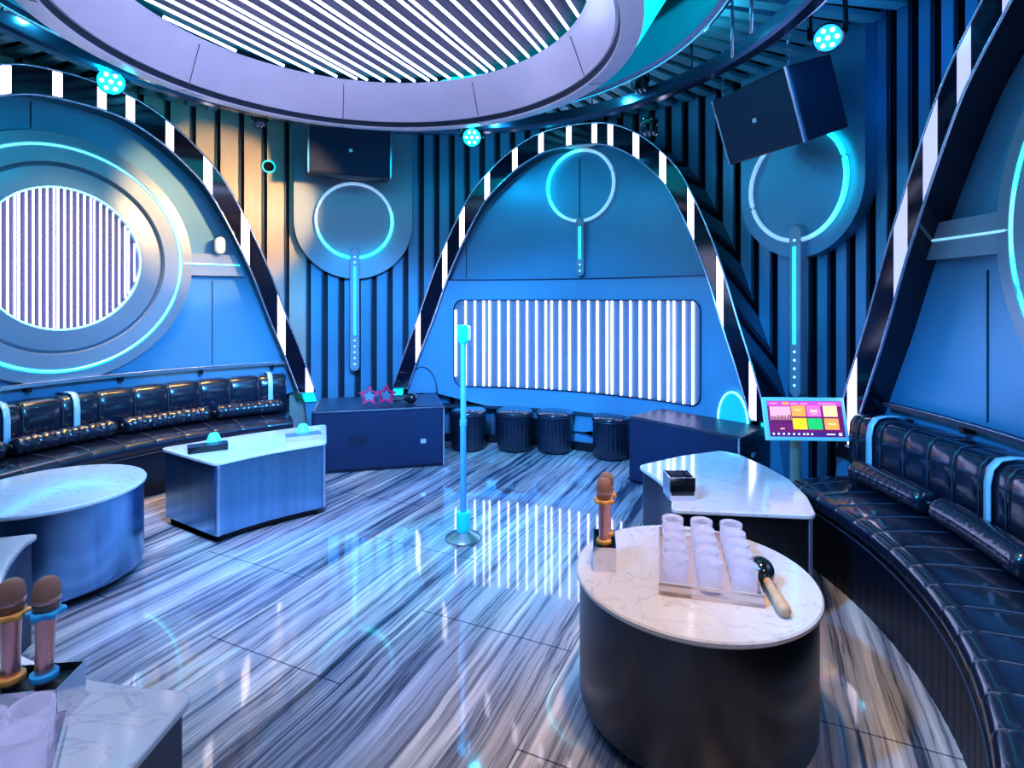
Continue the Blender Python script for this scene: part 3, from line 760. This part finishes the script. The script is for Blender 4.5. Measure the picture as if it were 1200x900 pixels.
# ------------------------------------------------------------------ low tables
def round_corners(P, r, n=6):
    out = []; N_ = len(P)
    for i in range(N_):
        a, b, c = Vector(P[i-1]), Vector(P[i]), Vector(P[(i+1) % N_])
        u, v = (a-b), (c-b)
        ang = u.angle(v) if u.length > 1e-6 and v.length > 1e-6 else PI
        if ang > R_(150): out.append(tuple(b)); continue
        rr = min(r, u.length*.45, v.length*.45); p0, p1 = b+u.normalized()*rr, b+v.normalized()*rr
        for k in range(n+1):
            q = k/n; out.append(tuple(p0*(1-q)**2 + b*2*q*(1-q) + p1*q*q))
    return out
def inset(P, d):
    N_ = len(P); out = []; area = sum(P[i-1][0]*P[i][1]-P[i][0]*P[i-1][1] for i in range(N_))
    sg = 1 if area > 0 else -1
    for i in range(N_):
        a, c = Vector(P[i-1]), Vector(P[(i+1) % N_]); t_ = (c-a); t_.normalize()
        out.append((P[i][0]-t_.y*d*sg, P[i][1]+t_.x*d*sg))
    return out
TH = .54
def sector_table(P, label, corners=(), bm='brush'):
    P = round_corners(P, .05)
    c = (sum(p[0] for p in P)/len(P), sum(p[1] for p in P)/len(P))
    t = thing('cocktail_table', (*c,0), label, 'table')
    w = MB(); w.prism(P, TH-.024, TH); w.build('tabletop', M['marble'], t, bevel=.006, smooth=30)
    w = MB(); w.prism(inset(P,.018), .055, TH-.024); w.build('body', M[bm], t, smooth=30)
    w = MB(); w.prism(inset(P,.07), 0, .055); w.build('plinth', M['plinth'], t)
    for cx, cy, rz in corners:
        MB().box((cx,cy,(TH-.024+.055)/2), (.02,.02,TH-.085), rz).build('corner_trim', M['trim'], t, bevel=.004)
    return t
def arc(a0, a1, r, n=10): return [pol(a0+(a1-a0)*i/n, r)[:2] for i in range(n+1)]
sector_table([(-1.91,3.57)] + [( -1.91+(.54)*u + .0 - .035*math.sin(PI*u), 3.57+.53*u + .02*math.sin(PI*u)) for u in (.25,.5,.75)] + [(-1.37,4.10),(-1.57,4.69)]
             + [(-1.57-.93*u - .02*math.sin(PI*u), 4.69-.75*u + .05*math.sin(PI*u)) for u in (.25,.5,.75)] + [(-2.50,3.94)],
             'wedge-shaped low table with two cyan call lamps in front of the left sofa', corners=[(-1.905,3.60,.5),(-1.395,4.115,.6)], bm='brushb')
sector_table([(.80,2.79),(1.49,2.71),(1.58,2.96),(1.63,3.25),(1.61,3.5),(1.55,3.78),(1.46,3.88),(1.15,3.75),(.80,3.53),(.85,3.3),(.87,3.12),(.85,2.95)],
             'wedge-shaped low table with an open steel box between the round table and right speaker cabinet', corners=[(1.47,2.735,0)])
sector_table([pol(200,1.42)[:2]] + arc(204,228,1.44) + arc(228,200,2.0), 'low stone-topped table cut off by the left edge, in front of the round one', corners=[])
sector_table([pol(268,1.50)[:2]] + [pol(268-a,1.50)[:2] for a in (6,12,18,24,30)] + arc(236,268,2.08), 'low stone-topped table in the bottom left corner with microphones and glasses', corners=[])
def drum_table(x, y, r, label, bm='brush'):
    t = thing('drum_table', (x,y,0), label, 'table')
    w = MB(); w.lathe([(.0001,TH-.026),(r-.008,TH-.026),(r,TH-.018),(r,TH-.006),(r-.006,TH),(.0001,TH)], (x,y,0), 96); w.build('tabletop', M['marble'], t, smooth=40)
    w = MB(); w.lathe([(.0001,.05),(r-.05,.05),(r-.022,.058),(r-.014,.08),(r-.014,TH-.026)], (x,y,0), 96); w.build('body', M[bm], t, smooth=40)
    w = MB(); w.lathe([(r-.09,0),(r-.09,.05)], (x,y,0), 64); w.build('plinth', M['plinth'], t, smooth=40)
drum_table(.70, 2.155, .448, 'round drum table with tray of glasses, microphones and maraca')
drum_table(-2.58, 3.12, .44, 'round drum table with an empty top before the left sofa', 'brushb')

# ------------------------------------------------------------------ table items
def mic_holder(c, rz, label, size=(.17,.085,.095)):
    c = Vector(c); t = thing('microphone_holder', c, label, 'holder')
    Mz = Matrix.Rotation(rz,3,'Z'); L_, W_, H_ = size; th = .004
    w = MB()
    for off, sz in (((0,-W_/2,H_/2),(L_,th,H_)), ((0,W_/2,H_/2),(L_,th,H_)), ((-L_/2,0,H_/2),(th,W_,H_)), ((L_/2,0,H_/2),(th,W_,H_)), ((0,0,.003),(L_,W_,.006))):
        w.box(c + Mz @ Vector(off), sz, M=Mz)
    w.build('box', M['chrome'], t)
    w = MB(); w.box(c + Mz @ Vector((0,0,H_-.02)), (L_-.01,W_-.01,.006), M=Mz); w.build('insert', M['plinth'], t)
def microphone(base, label, ringmat, lean=(0,0)):
    b_ = Vector(base); t = thing('microphone', b_, label, 'microphone')
    A = aim_matrix((lean[0]+1e-4, lean[1], 1))
    w = MB(); w.lathe([(.017,0),(.019,.01),(.020,.10),(.022,.17),(.024,.185)], b_, 24, M=A); w.build('body', M['micbody'], t, smooth=50)
    w = MB(); w.lathe([(.024,.19),(.0285,.205),(.030,.22),(.0295,.245),(.026,.262),(.016,.272),(.0001,.274)], b_, 28, M=A); w.build('mesh_head', M['michead'], t, smooth=60)
    w = MB(); w.lathe([(.030,.216),(.0315,.219),(.0315,.223),(.030,.226)], b_, 28, M=A, cap=False); w.build('head_band', M['micbody'], t, smooth=60)
    w = MB()
    prof = [(.024,.178),(.036,.180),(.038,.186),(.036,.192),(.024,.194)]
    vs = []; n_ = 48
    for r, z in prof:
        for k in range(n_):
            a = 2*PI*k/n_; rr = r*(1+(.14*math.cos(6*a) if r > .03 else 0)); vs.append(A @ Vector((rr*math.cos(a), rr*math.sin(a), z)) + b_)
    w.add(vs, [(j*n_+k, j*n_+(k+1)%n_, (j+1)*n_+(k+1)%n_, (j+1)*n_+k) for j in range(4) for k in range(n_)]); w.build('grip_ring', ringmat, t, smooth=50)
    w = MB(); w.lathe([(.019,.018),(.030,.020),(.031,.027),(.030,.033),(.019,.035)], b_, 28, M=A, cap=False); w.build('base_ring', ringmat, t, smooth=50)
mic_holder((.372,2.235,TH), PI/2-.15, 'small steel microphone box on the round front table')
microphone((.365,2.205,TH+.072), 'rose-gold microphone with amber ring, nearer of the two on the round front table', M['orange'])
microphone((.388,2.278,TH+.072), 'rose-gold microphone behind the nearer one on the round front table', M['orange'])
mic_holder((-1.225,1.405,TH), .12, 'small steel microphone box on the bottom left table', (.20,.11,.10))
microphone((-1.265,1.40,TH+.078), 'rose-gold microphone with orange ring on the bottom left table', M['orange'])
microphone((-1.190,1.41,TH+.078), 'rose-gold microphone with blue ring on the bottom left table', M['bluering'], (.03,0))

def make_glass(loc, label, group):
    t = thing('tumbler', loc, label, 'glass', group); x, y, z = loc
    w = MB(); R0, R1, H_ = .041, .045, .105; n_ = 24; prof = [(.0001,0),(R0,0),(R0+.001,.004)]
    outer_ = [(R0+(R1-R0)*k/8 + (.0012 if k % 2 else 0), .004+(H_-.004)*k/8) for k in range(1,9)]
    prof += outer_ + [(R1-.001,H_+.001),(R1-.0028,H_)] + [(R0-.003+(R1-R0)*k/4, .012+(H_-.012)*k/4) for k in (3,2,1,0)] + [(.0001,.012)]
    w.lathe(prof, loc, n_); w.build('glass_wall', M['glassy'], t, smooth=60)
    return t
# tray of tumblers on the front table
ta = -.255
ex, ey = Vector((math.cos(ta), math.sin(ta), 0)), Vector((-math.sin(ta), math.cos(ta), 0))
tray_o = Vector((.60,2.035,TH))
t = thing('glass_tray', tray_o + ex*.11 + ey*.19, 'rose-toned metal tray with slot handles under the upturned rows of tumblers', 'tray')
cc = tray_o + ex*.115 + ey*.185; TW, TL, THh = .345, .50, .045
Mz = Matrix.Rotation(ta,3,'Z')
w = MB(); w.box(cc+Vector((0,0,.004)), (TW,TL,.008), M=Mz)
for sx in (-1,1): w.box(cc+ex*sx*TW/2+Vector((0,0,THh/2)), (.006,TL,THh), M=Mz)
w.build('pan', M['tray'], t, bevel=.002)
for sy in (-1,1):
    e_ = cc+ey*sy*TL/2
    w = MB(); w.box(e_+Vector((0,0,.008)), (TW,.006,.016), M=Mz); w.box(e_+Vector((0,0,THh-.005)), (TW,.006,.012), M=Mz)
    for sx in (-1,1): w.box(e_+ex*sx*(TW/2-.055)+Vector((0,0,THh/2)), (.11,.006,THh), M=Mz)
    w.build('end_wall', M['tray'], t, bevel=.001)
rown = ['front row', 'second row', 'middle row', 'fourth row', 'back row']; coln = ['left column', 'middle column', 'right column']
g0 = None
for j in range(5):
    for i in range(3):
        p = tray_o + ex*(.118*i) + ey*(.094*j) + Vector((0,0,.008))
        lab = 'clear tumbler in the %s, %s of the tray on the round table' % (rown[j], coln[i])
        if g0 is None: g0 = make_glass(p, lab, 'tumblers on the tray'); base_loc = Vector(p)
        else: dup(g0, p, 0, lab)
# bottom-left tray and glasses
cc = Vector((-1.16,1.215,TH)); TW, TL = .26, .20
t = thing('glass_tray', cc, 'steel tray of tumblers at the bottom left corner', 'tray')
w = MB(); rz = .55; Mz = Matrix.Rotation(rz,3,'Z'); w.box(cc+Vector((0,0,.004)), (TW,TL,.008), M=Mz); w.build('pan', M['chrome'], t)
for sy in (-1,1):
    w = MB(); w.box(cc+Mz@Vector((0,sy*TL/2,.022)), (TW,.005,.044), M=Mz); w.build('side_wall', M['chrome'], t)
w = MB(); w.box(cc+Mz@Vector((TW/2,0,.022)), (.005,TL,.044), M=Mz); w.build('end_wall', M['chrome'], t)
for k, (gx, gy) in enumerate(((.075,.045),(-.01,.045),(.075,-.045),(-.01,-.045),(-.09,.045))):
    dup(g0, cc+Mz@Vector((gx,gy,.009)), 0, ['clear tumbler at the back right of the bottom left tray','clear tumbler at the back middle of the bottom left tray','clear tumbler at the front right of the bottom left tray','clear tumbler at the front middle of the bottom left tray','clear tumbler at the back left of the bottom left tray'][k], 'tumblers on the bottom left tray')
shaker((.925,2.06,TH+.052), (.905,1.83,TH+.018), .046, 'black maraca with a pale wooden handle beside the tray of glasses', M['wood'], .019)
# open steel box on the wedge table
c = Vector((.895,2.975,TH)); t = thing('steel_box', c, 'open-topped polished steel box on the wedge table', 'box')
w = MB(); L_, W_, H_ = .13, .13, .12
for off, sz in (((0,-W_/2,H_/2),(L_,.004,H_)), ((0,W_/2,H_/2),(L_,.004,H_)), ((-L_/2,0,H_/2),(.004,W_,H_)), ((L_/2,0,H_/2),(.004,W_,H_)), ((0,0,.003),(L_,W_,.006))): w.box(c+Vector(off), sz)
w.build('shell', M['chrome'], t)
w = MB(); w.box(c+Vector((0,-W_/2-.003,.055)), (L_-.01,.003,.055)); w.build('front_plate', M['blackgl'], t)
w = MB(); w.box(c+Vector((0,0,.05)), (L_-.012,W_-.012,.08)); w.build('lining', M['plinth'], t)
# call lamps and caddies on the left wedge table
for (x, y, rz, lab, lab2) in ((-2.155,4.01,.55,'left call lamp glowing cyan on the wedge table','black slotted caddy beneath the left call lamp'), (-1.62,4.30,.45,'right call lamp glowing cyan on the wedge table','clear-edged caddy beneath the right call lamp')):
    t = thing('call_lamp', (x,y,TH), lab, 'lamp')
    w = MB(); n_ = 4
    w.lathe([(.062,.0),(.062,.012),(.055,.02),(.034,.075),(.026,.088),(.0001,.092)], (x,y,TH), 16); w.build('glowing_shade', M['call'], t, smooth=50)
    w = MB(); w.lathe([(.068,0),(.068,.006)], (x,y,TH), 20); w.build('base', M['plinth'], t)
    cx_, cy_ = (x+.03, y-.135) if lab2.startswith('black') else (x+.05, y-.125)
    t = thing('table_caddy', (cx_,cy_,TH), lab2, 'caddy'); Mz = Matrix.Rotation(rz,3,'Z'); c = Vector((cx_,cy_,TH))
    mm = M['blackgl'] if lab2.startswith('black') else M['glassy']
    w = MB(); w.box(c+Vector((0,0,.004)), (.24,.10,.008), M=Mz)
    for sy in (-1,1): w.box(c+Mz@Vector((0,sy*.05,.02)), (.24,.005,.04), M=Mz)
    for sx in (-1,0,1): w.box(c+Mz@Vector((sx*.12,0,.02)), (.005,.10,.04), M=Mz)
    w.build('tray_body', mm, t, bevel=.0015)
    w = MB(); w.box(c+Mz@Vector((0,0,.042)), (.25,.11,.004), M=Mz)
    if not lab2.startswith('black'): w.build('lid', M['ledback'], t)
    else: w.build('lid', M['subskin'], t)

# ------------------------------------------------------------------ touch screen on its post
c = Vector((1.93,3.66,.806)); t = thing('touch_screen', (1.91,3.74,0), 'song-ordering touch screen with pale blue bezel and colourful tiles on a post', 'touch screen')
w = MB(); w.lathe([(.10,0),(.10,.015),(.04,.025),(.033,.03),(.033,.70),(.0001,.70)], (1.91,3.74,0), 28); w.build('post', M['post'], t, smooth=40)
fd = Vector((-.05,-1,0)).normalized(); rz = math.atan2(fd.y, fd.x)+PI/2
Ms = Matrix.Rotation(rz,3,'Z') @ Matrix.Rotation(R_(-16),3,'X')
SW, SH = .53, .281
Q = .922
def scr(x, z, w_, h_, y, th=.002): return (c + Ms @ Vector((x*Q, -.016-y, z*Q)), (w_*Q, th, h_*Q))
MB().box(c, (SW,.03,SH), M=Ms).build('bezel', M['tabframe'], t, bevel=.008)
MB().box(c + Ms @ Vector((0,.03,0)), (.2,.04,.14), M=Ms).build('mount', M['plinth'], t)
p_, s_ = scr(0,0,.52,.25,.0005); disp = MB().box(p_, s_, M=Ms).build('display', M['s_plum'], t)
def tile(nm, x, z, w_, h_, m_, y=.002):
    p_, s_ = scr(x,z,w_,h_,y); return MB().box(p_, s_, M=Ms).build(nm, m_, disp)
tile('header_bar', 0,.106,.515,.035, M['s_pink'], .0015)
tile('header_tab', -.13,.107,.045,.018, M['s_or'], .003)
w = MB()
for xx, ww in ((-.215,.05),(-.07,.05),(0.0,.05),(.16,.12)):
    p_, s_ = scr(xx,.107,ww,.007,.003); w.box(p_, s_, M=Ms)
w.build('header_text', M['s_rose'], disp)
tile('concert_picture', -.172,.035,.145,.10, M['s_rose']); tile('concert_stage', -.172,-.045,.145,.07, M['s_plum'].copy(), .003)
w = MB(); random.seed(3)
for k in range(16):
    p_, s_ = scr(-.238+.0088*k, -.012+random.random()*.012, .005, .03+random.random()*.035, .0035); w.box(p_, s_, M=Ms)
w.build('crowd_silhouette', M['crowd'], disp)
for x0, z0_, m_ in ((-.044,.055,'s_or'),(.062,.055,'s_mag'),(.176,.055,'s_cr'),(-.044,-.035,'s_ye'),(.062,-.035,'s_gr'),(.176,-.035,'s_or')):
    tile('song_tile', x0, z0_, .098, .078, M[m_])
w = MB()
for x0, z0_, ww, hh in ((-.05,.062,.045,.008),(.062,.055,.05,.018),(.062,.034,.04,.005),(.176,.055,.05,.022),(.176,-.035,.055,.010),(-.17,-.07,.03,.008)):
    p_, s_ = scr(x0,z0_,ww,hh,.0035); w.box(p_, s_, M=Ms)
w.build('tile_caption', M['s_cr'], disp)
tile('dock_bar', 0,-.107,.515,.03, M['s_navy'], .0015)
w = MB()
for xx in (-.235,-.20,-.165,-.13,-.095,-.06,-.025,.0,.03):
    p_, s_ = scr(xx,-.106,.013,.014,.003); w.box(p_, s_, M=Ms)
p_, s_ = scr(.16,-.106,.06,.008,.003); w.box(p_, s_, M=Ms); p_, s_ = scr(.225,-.106,.022,.02,.003); w.box(p_, s_, M=Ms)
w.build('dock_icon', M['s_wh'], disp)

# ------------------------------------------------------------------ curved sofas
def sofa(a0, a1, label, seat_seam, back_seam, straps, offs=0.0, puff=.012, top=.85):
    t = thing('curved_sofa', pol((a0+a1)/2, 2.9, 0), label, 'sofa')
    span = abs(a1-a0); n_ = int(span*2.2)
    def sweep(prof, a0, a1, n, seam, amt, name, mt, seam_off=0.0, caps=True):
        w = MB(); m_ = len(prof)
        cxr = sum(p[0] for p in prof)/m_; cz = sum(p[1] for p in prof)/m_
        vs = []
        lst = []
        if seam:
            offs_ = ((0,1),(.035,.62),(.09,.30),(.2,.10),(.35,.02),(.5,0),(.65,.02),(.8,.10),(.91,.30),(.965,.62))
            lo_, hi_ = min(a0,a1), max(a0,a1)
            k_ = int((lo_-seam_off)//seam)-1
            while seam_off+k_*seam < hi_:
                for o_, d_ in offs_:
                    a = seam_off+(k_+o_)*seam
                    if lo_ < a < hi_: lst.append((a, d_*amt))
                k_ += 1
            lst = [(lo_, amt)] + lst + [(hi_, amt)]
        else: lst = [(a0+(a1-a0)*i/n, 0) for i in range(n+1)]
        n = len(lst)-1
        for a, d in lst:
            for (r, z) in prof:
                vx, vz = r-cxr, z-cz; l = math.hypot(vx, vz)+1e-9
                dd = d*(.35 if (name == 'seat_cushion' and r < 2.7) else 1)
                vs.append(pol(a, r-vx/l*dd, z-vz/l*dd))
        fs = [(i*m_+j, i*m_+(j+1)%m_, (i+1)*m_+(j+1)%m_, (i+1)*m_+j) for i in range(n) for j in range(m_)]
        if caps: fs += [tuple(range(m_)), tuple(range(n*m_, (n+1)*m_))]
        w.add(vs, fs); return w.build(name, mt, t, smooth=50)
    sweep([(2.60,.0),(2.60,.34),(3.36,.34),(3.36,.0)], a0, a1, n_*3, 1.6, .0025, 'base', M['sofabase'])
    seat = [(2.62,.345),(2.59,.36),(2.573,.395),(2.575,.425),(2.595,.448),(2.64,.46),(2.75,.468),(2.9,.468),(3.06,.46),(3.10,.44),(3.10,.345)]
    sweep(seat, a0, a1, int(span/seat_seam*12), seat_seam, .009, 'seat_cushion', M['leather'], offs)
    back = [(3.06,.44),(3.035,.50),(3.02,.60),(3.02,top-.12),(3.03,top-.05),(3.06,top-.012),(3.11,top),(3.2,top-.005),(3.29,top-.02),(3.33,top-.06),(3.33,.44)]
    sweep(back, a0, a1, int(span/back_seam*12), back_seam, puff, 'back_cushion', M['leather'], offs)
    for prof_, seam, nm in (([(2.583,.43),(2.60,.449),(2.66,.463),(2.76,.468),(2.9,.468),(3.0,.464)], seat_seam, 'seat_seam'), ([(3.019,.56),(3.018,.66),(3.018,top-.11),(3.03,top-.045),(3.06,top-.008),(3.11,top+.001)], back_seam, 'back_seam')):
        k_ = int((min(a0,a1)-offs)//seam)+1
        while offs+k_*seam < max(a0,a1)-.3:
            a = offs+k_*seam; k_ += 1
            if a < -52: continue
            w = MB(); w.tube([pol(a, r-.001, z-.0035) for r, z in prof_], .0035, 5); w.build(nm, M['piping'], t, smooth=180)  # drawn highlight line on each seam
    w = MB(); w.tube([pol(a0+(a1-a0)*i/60, 2.572, .352) for i in range(61)], .006, 6); w.build('seat_piping', M['darktrim'], t, smooth=180)
    for a in straps:
        w = MB(); hw = .42
        pr = [(3.008,.50),(3.005,.60),(3.005,top-.11),(3.018,top-.04),(3.052,top+.002),(3.11,top+.014),(3.2,top+.01),(3.30,top-.008)]
        w.grid(lambda u, v: pol(a-hw+2*hw*u, *pr[int(round(v*(len(pr)-1)))]), 1, len(pr)-1)
        w.build('strap', M['strap'], t, smooth=60)
        o = t.children[-1]; md = o.modifiers.new('thick', 'SOLIDIFY'); md.thickness = .006; md.offset = 0
sofa(119.5, 192, 'long curved black leather sofa along the left wall under the round window', 4.9, 4.9, (160.7,152.1,122.4), 119.5, .018, .835)
sofa(11.0, -56, 'long curved black leather sofa sweeping along the right wall', 3.7, 3.4, (7.4,-9.0,-26), -24.5, .010, .865)

def bolster(a0, a1, r, label, wr, rad=.072, z=.54, tuft=True):
    t = thing('bolster_cushion', pol((a0+a1)/2, r, z-rad), label, 'cushion', 'long leather bolsters lying on the sofas')
    n_ = 60; m_ = 20; w = MB(); vs = []
    rnd = [random.uniform(0,6.28) for _ in range(6)]
    for i in range(n_+1):
        u = i/n_; a = a0+(a1-a0)*u; e = min(u,1-u)*abs(a1-a0)*.052
        rr = rad*(.55+.45*min(1, e/.03)**.5)
        for k in range(m_):
            q = 2*PI*k/m_
            wob = wr*(math.sin(u*70+3*q+rnd[0])+.7*math.sin(u*113-2*q+rnd[1])+.5*math.sin(u*41+5*q+rnd[2]))
            x_ = (rr+wob)*math.cos(q); z_ = (rr+wob)*math.sin(q)*.92
            vs.append(pol(a, r+x_, z+z_))
    fs = [(i*m_+k, i*m_+(k+1)%m_, (i+1)*m_+(k+1)%m_, (i+1)*m_+k) for i in range(n_) for k in range(m_)]
    w.add(vs, fs + [tuple(range(m_)), tuple(range(n_*m_, (n_+1)*m_))]); w.build('cover', M['leather'], t, smooth=70)
    for aa, dr in ((a0, -1), (a1, 1)):
        w = MB(); w.sphere(pol(aa, r, z), .022, n=12, m=8); w.build('end_button', M['blackgl'], t, smooth=180)
sc_l = 2.93
bolster(120.6, 132.2, sc_l, 'smooth black bolster at the right end of the left sofa', .0012)
bolster(133.0, 146.5, sc_l, 'wrinkled black bolster in the middle of the left sofa', .0045)
bolster(147.4, 161.0, sc_l, 'wrinkled black bolster on the left sofa above the empty drum table', .0035)
bolster(161.9, 172, sc_l, 'black bolster cut off at the left edge on the left sofa', .002)
bolster(8.6, -2.6, 2.96, 'smooth black bolster on the right sofa nearest the touch screen', .0006)
bolster(-4.0, -16.5, 2.96, 'smooth black bolster cut off by the right edge on the right sofa', .0006)

# slim rails above the sofas
for a0, a1, lab in ((117.5, 185, 'slim steel rail running on the wall above the left sofa'), (9.5, -50, 'slim steel rail running on the wall above the right sofa')):
    t = thing('wall_rail', pol((a0+a1)/2, 3.24, .93), lab, 'rail')
    w = MB(); n_ = 60
    prof = [(3.20,.915),(3.20,.94),(3.235,.945),(3.235,.91)]
    vs = [pol(a0+(a1-a0)*i/n_, r, z) for i in range(n_+1) for r, z in prof]
    w.add(vs, [(i*4+j, i*4+(j+1)%4, (i+1)*4+(j+1)%4, (i+1)*4+j) for i in range(n_) for j in range(4)] + [(0,1,2,3), tuple(range(n_*4, n_*4+4))])
    w.build('rail_bar', M['trim'] if a0 > 100 else M['darktrim'], t, smooth=40)
    a = min(a0,a1)+4
    while a < max(a0,a1)-1:
        w = MB(); w.box(pol(a, 3.265, .90), (.07,.03,.06), rz=R_(a)); w.build('bracket', M['base'], t); a += 11.5
    w = MB(); w.tube([pol(a0+(a1-a0)*i/n_, 3.197, .942) for i in range(n_+1)], .004, 6); w.build('highlight_edge', M['trim'], t, smooth=180)

# ------------------------------------------------------------------ lights
def area(name, loc, target, size, power, color, sy=None, spread=180):
    l = bpy.data.lights.new(name, 'AREA'); l.energy = power; l.color = color; l.size = size; l.spread = R_(spread)
    if sy: l.shape = 'RECTANGLE'; l.size_y = sy
    o = bpy.data.objects.new(name, l); col.objects.link(o); o.location = loc
    o.rotation_euler = (Vector(target)-Vector(loc)).to_track_quat('-Z','Y').to_euler(); return o
def spot(name, loc, target, power, color, ang, blend=.5, r=.03):
    l = bpy.data.lights.new(name, 'SPOT'); l.energy = power; l.color = color; l.spot_size = R_(ang); l.spot_blend = blend; l.shadow_soft_size = r
    o = bpy.data.objects.new(name, l); col.objects.link(o); o.location = loc
    o.rotation_euler = (Vector(target)-Vector(loc)).to_track_quat('-Z','Y').to_euler(); return o
BLUE = (.10,.42,1.0); CYN = (.0,.85,1.0); WARM = (1.0,.62,.28)
# added unseen blue fills behind and beside the camera, brightening the lower walls
BL = (.03,.42,1.0)
for fa, ta_, zz, pw, an in ((-100,-14,.5,330,46),(-110,22,.6,300,42),(-118,62,.45,420,44),(-85,45,.5,240,38),(-95,84,.5,300,38),(-70,107,.6,360,40),(-60,128,.5,330,40),(-50,150,.5,480,46)):
    spot('wash_fill_blue', pol(fa, 2.2, 3.02), pol(ta_, 3.3, zz), pw*1.75, BL, an-7, .75, .1)
spot('wash_fill_blue', pol(-80, 1.2, 3.1), pol(80, 1.4, 0), 680, (.30,.47,1.0), 85, .9, .2)  # added unseen fill for the floor
area('ceiling_fill', (-.3,.9,3.3), (-.6,3.6,0), 1.6, 12, (.15,.5,1.0))
# warm house lights
spot('house_light_warm', pol(85, 1.6, 2.95), pol(129, 3.4, 2.5), 330, (1.0,.55,.20), 42, .35, .08)
spot('house_light_warm', pol(-40, 1.7, 3.3), pol(-30, 2.1, 0), 230, (1.0,.60,.30), 60, .8, .1)
spot('house_light_warm', pol(150, 2.2, 3.3), pol(145, 3.0, .6), 220, WARM, 75, .6, .08)
spot('house_light_warm', (.75,.25,2.3), (.72,1.75,.25), 42, (1.0,.60,.30), 60, .9, .15)
spot('table_fill_neutral', (-.95,.95,3.3), (-1.15,1.25,.5), 150, (.85,.75,1.0), 60, .8, .15)  # added unseen fill to whiten the bottom left table top
spot('table_fill_neutral', (-1.9,2.5,3.25), (-2.2,3.55,.5), 120, (.8,.78,1.0), 60, .8, .15)  # added fill over the left tables' tops, no fixture there
for a_ in (127, 139, 152): spot('house_light_warm', pol(a_, 2.75, 3.2), pol(a_, 3.05, .8), 130, (1.0,.50,.14), 58, .9, .2)
# cyan beams
spot('beam_lamp_cyan', pol(79.5, 2.2, 3.0), (-.3,3.7,.4), 200, CYN, 26, .5)
spot('beam_lamp_cyan', pol(155, 2.15, 3.0), (-1.75,3.8,.5), 110, CYN, 26, .5)
spot('beam_lamp_cyan', pol(6, 2.55, 3.0), pol(70, 2.9, .4), 160, CYN, 22, .6)
def point(name, loc, power, color, r=.04):
    l = bpy.data.lights.new(name, 'POINT'); l.energy = power; l.color = color; l.shadow_soft_size = r
    o = bpy.data.objects.new(name, l); col.objects.link(o); o.location = loc
point('lamp_glow', pol(155.0, 2.10, 3.05), 9, (0,.7,1), .03)
point('lamp_glow', pol(79.5, 2.42, 2.98), 9, (0,.6,1), .03)
point('lamp_glow', pol(4.0, 2.95, 3.1), 6, (0,.35,1), .03)
for a in (15, 45, 75, 135, 170): point('cove_fill', pol(a, 2.13, 3.30), 5, (.1,.75,1.0), .03)  # points added above the ring to brighten the ceiling slats

wd = bpy.data.worlds.new('room_ambience'); sc.world = wd; wd.use_nodes = True
wd.node_tree.nodes['Background'].inputs[0].default_value = (.05,.15,.4,1); wd.node_tree.nodes['Background'].inputs[1].default_value = .3

# ------------------------------------------------------------------ camera
cd = bpy.data.cameras.new('camera'); cam = bpy.data.objects.new('camera', cd); col.objects.link(cam)
cam.location = (0,0,1.6); cam.rotation_euler = (R_(90),0,0)
cd.sensor_width = 36; cd.lens = 650/1200*36; cd.shift_y = -100/1200; cd.clip_start = .02
sc.camera = cam
sc.view_settings.view_transform = 'Standard'
sc.view_settings.look = 'Medium High Contrast'
sc.view_settings.exposure = .04
sc.cycles.use_denoising = True
sc.cycles.max_bounces = 8
sc.cycles.sample_clamp_indirect = 6
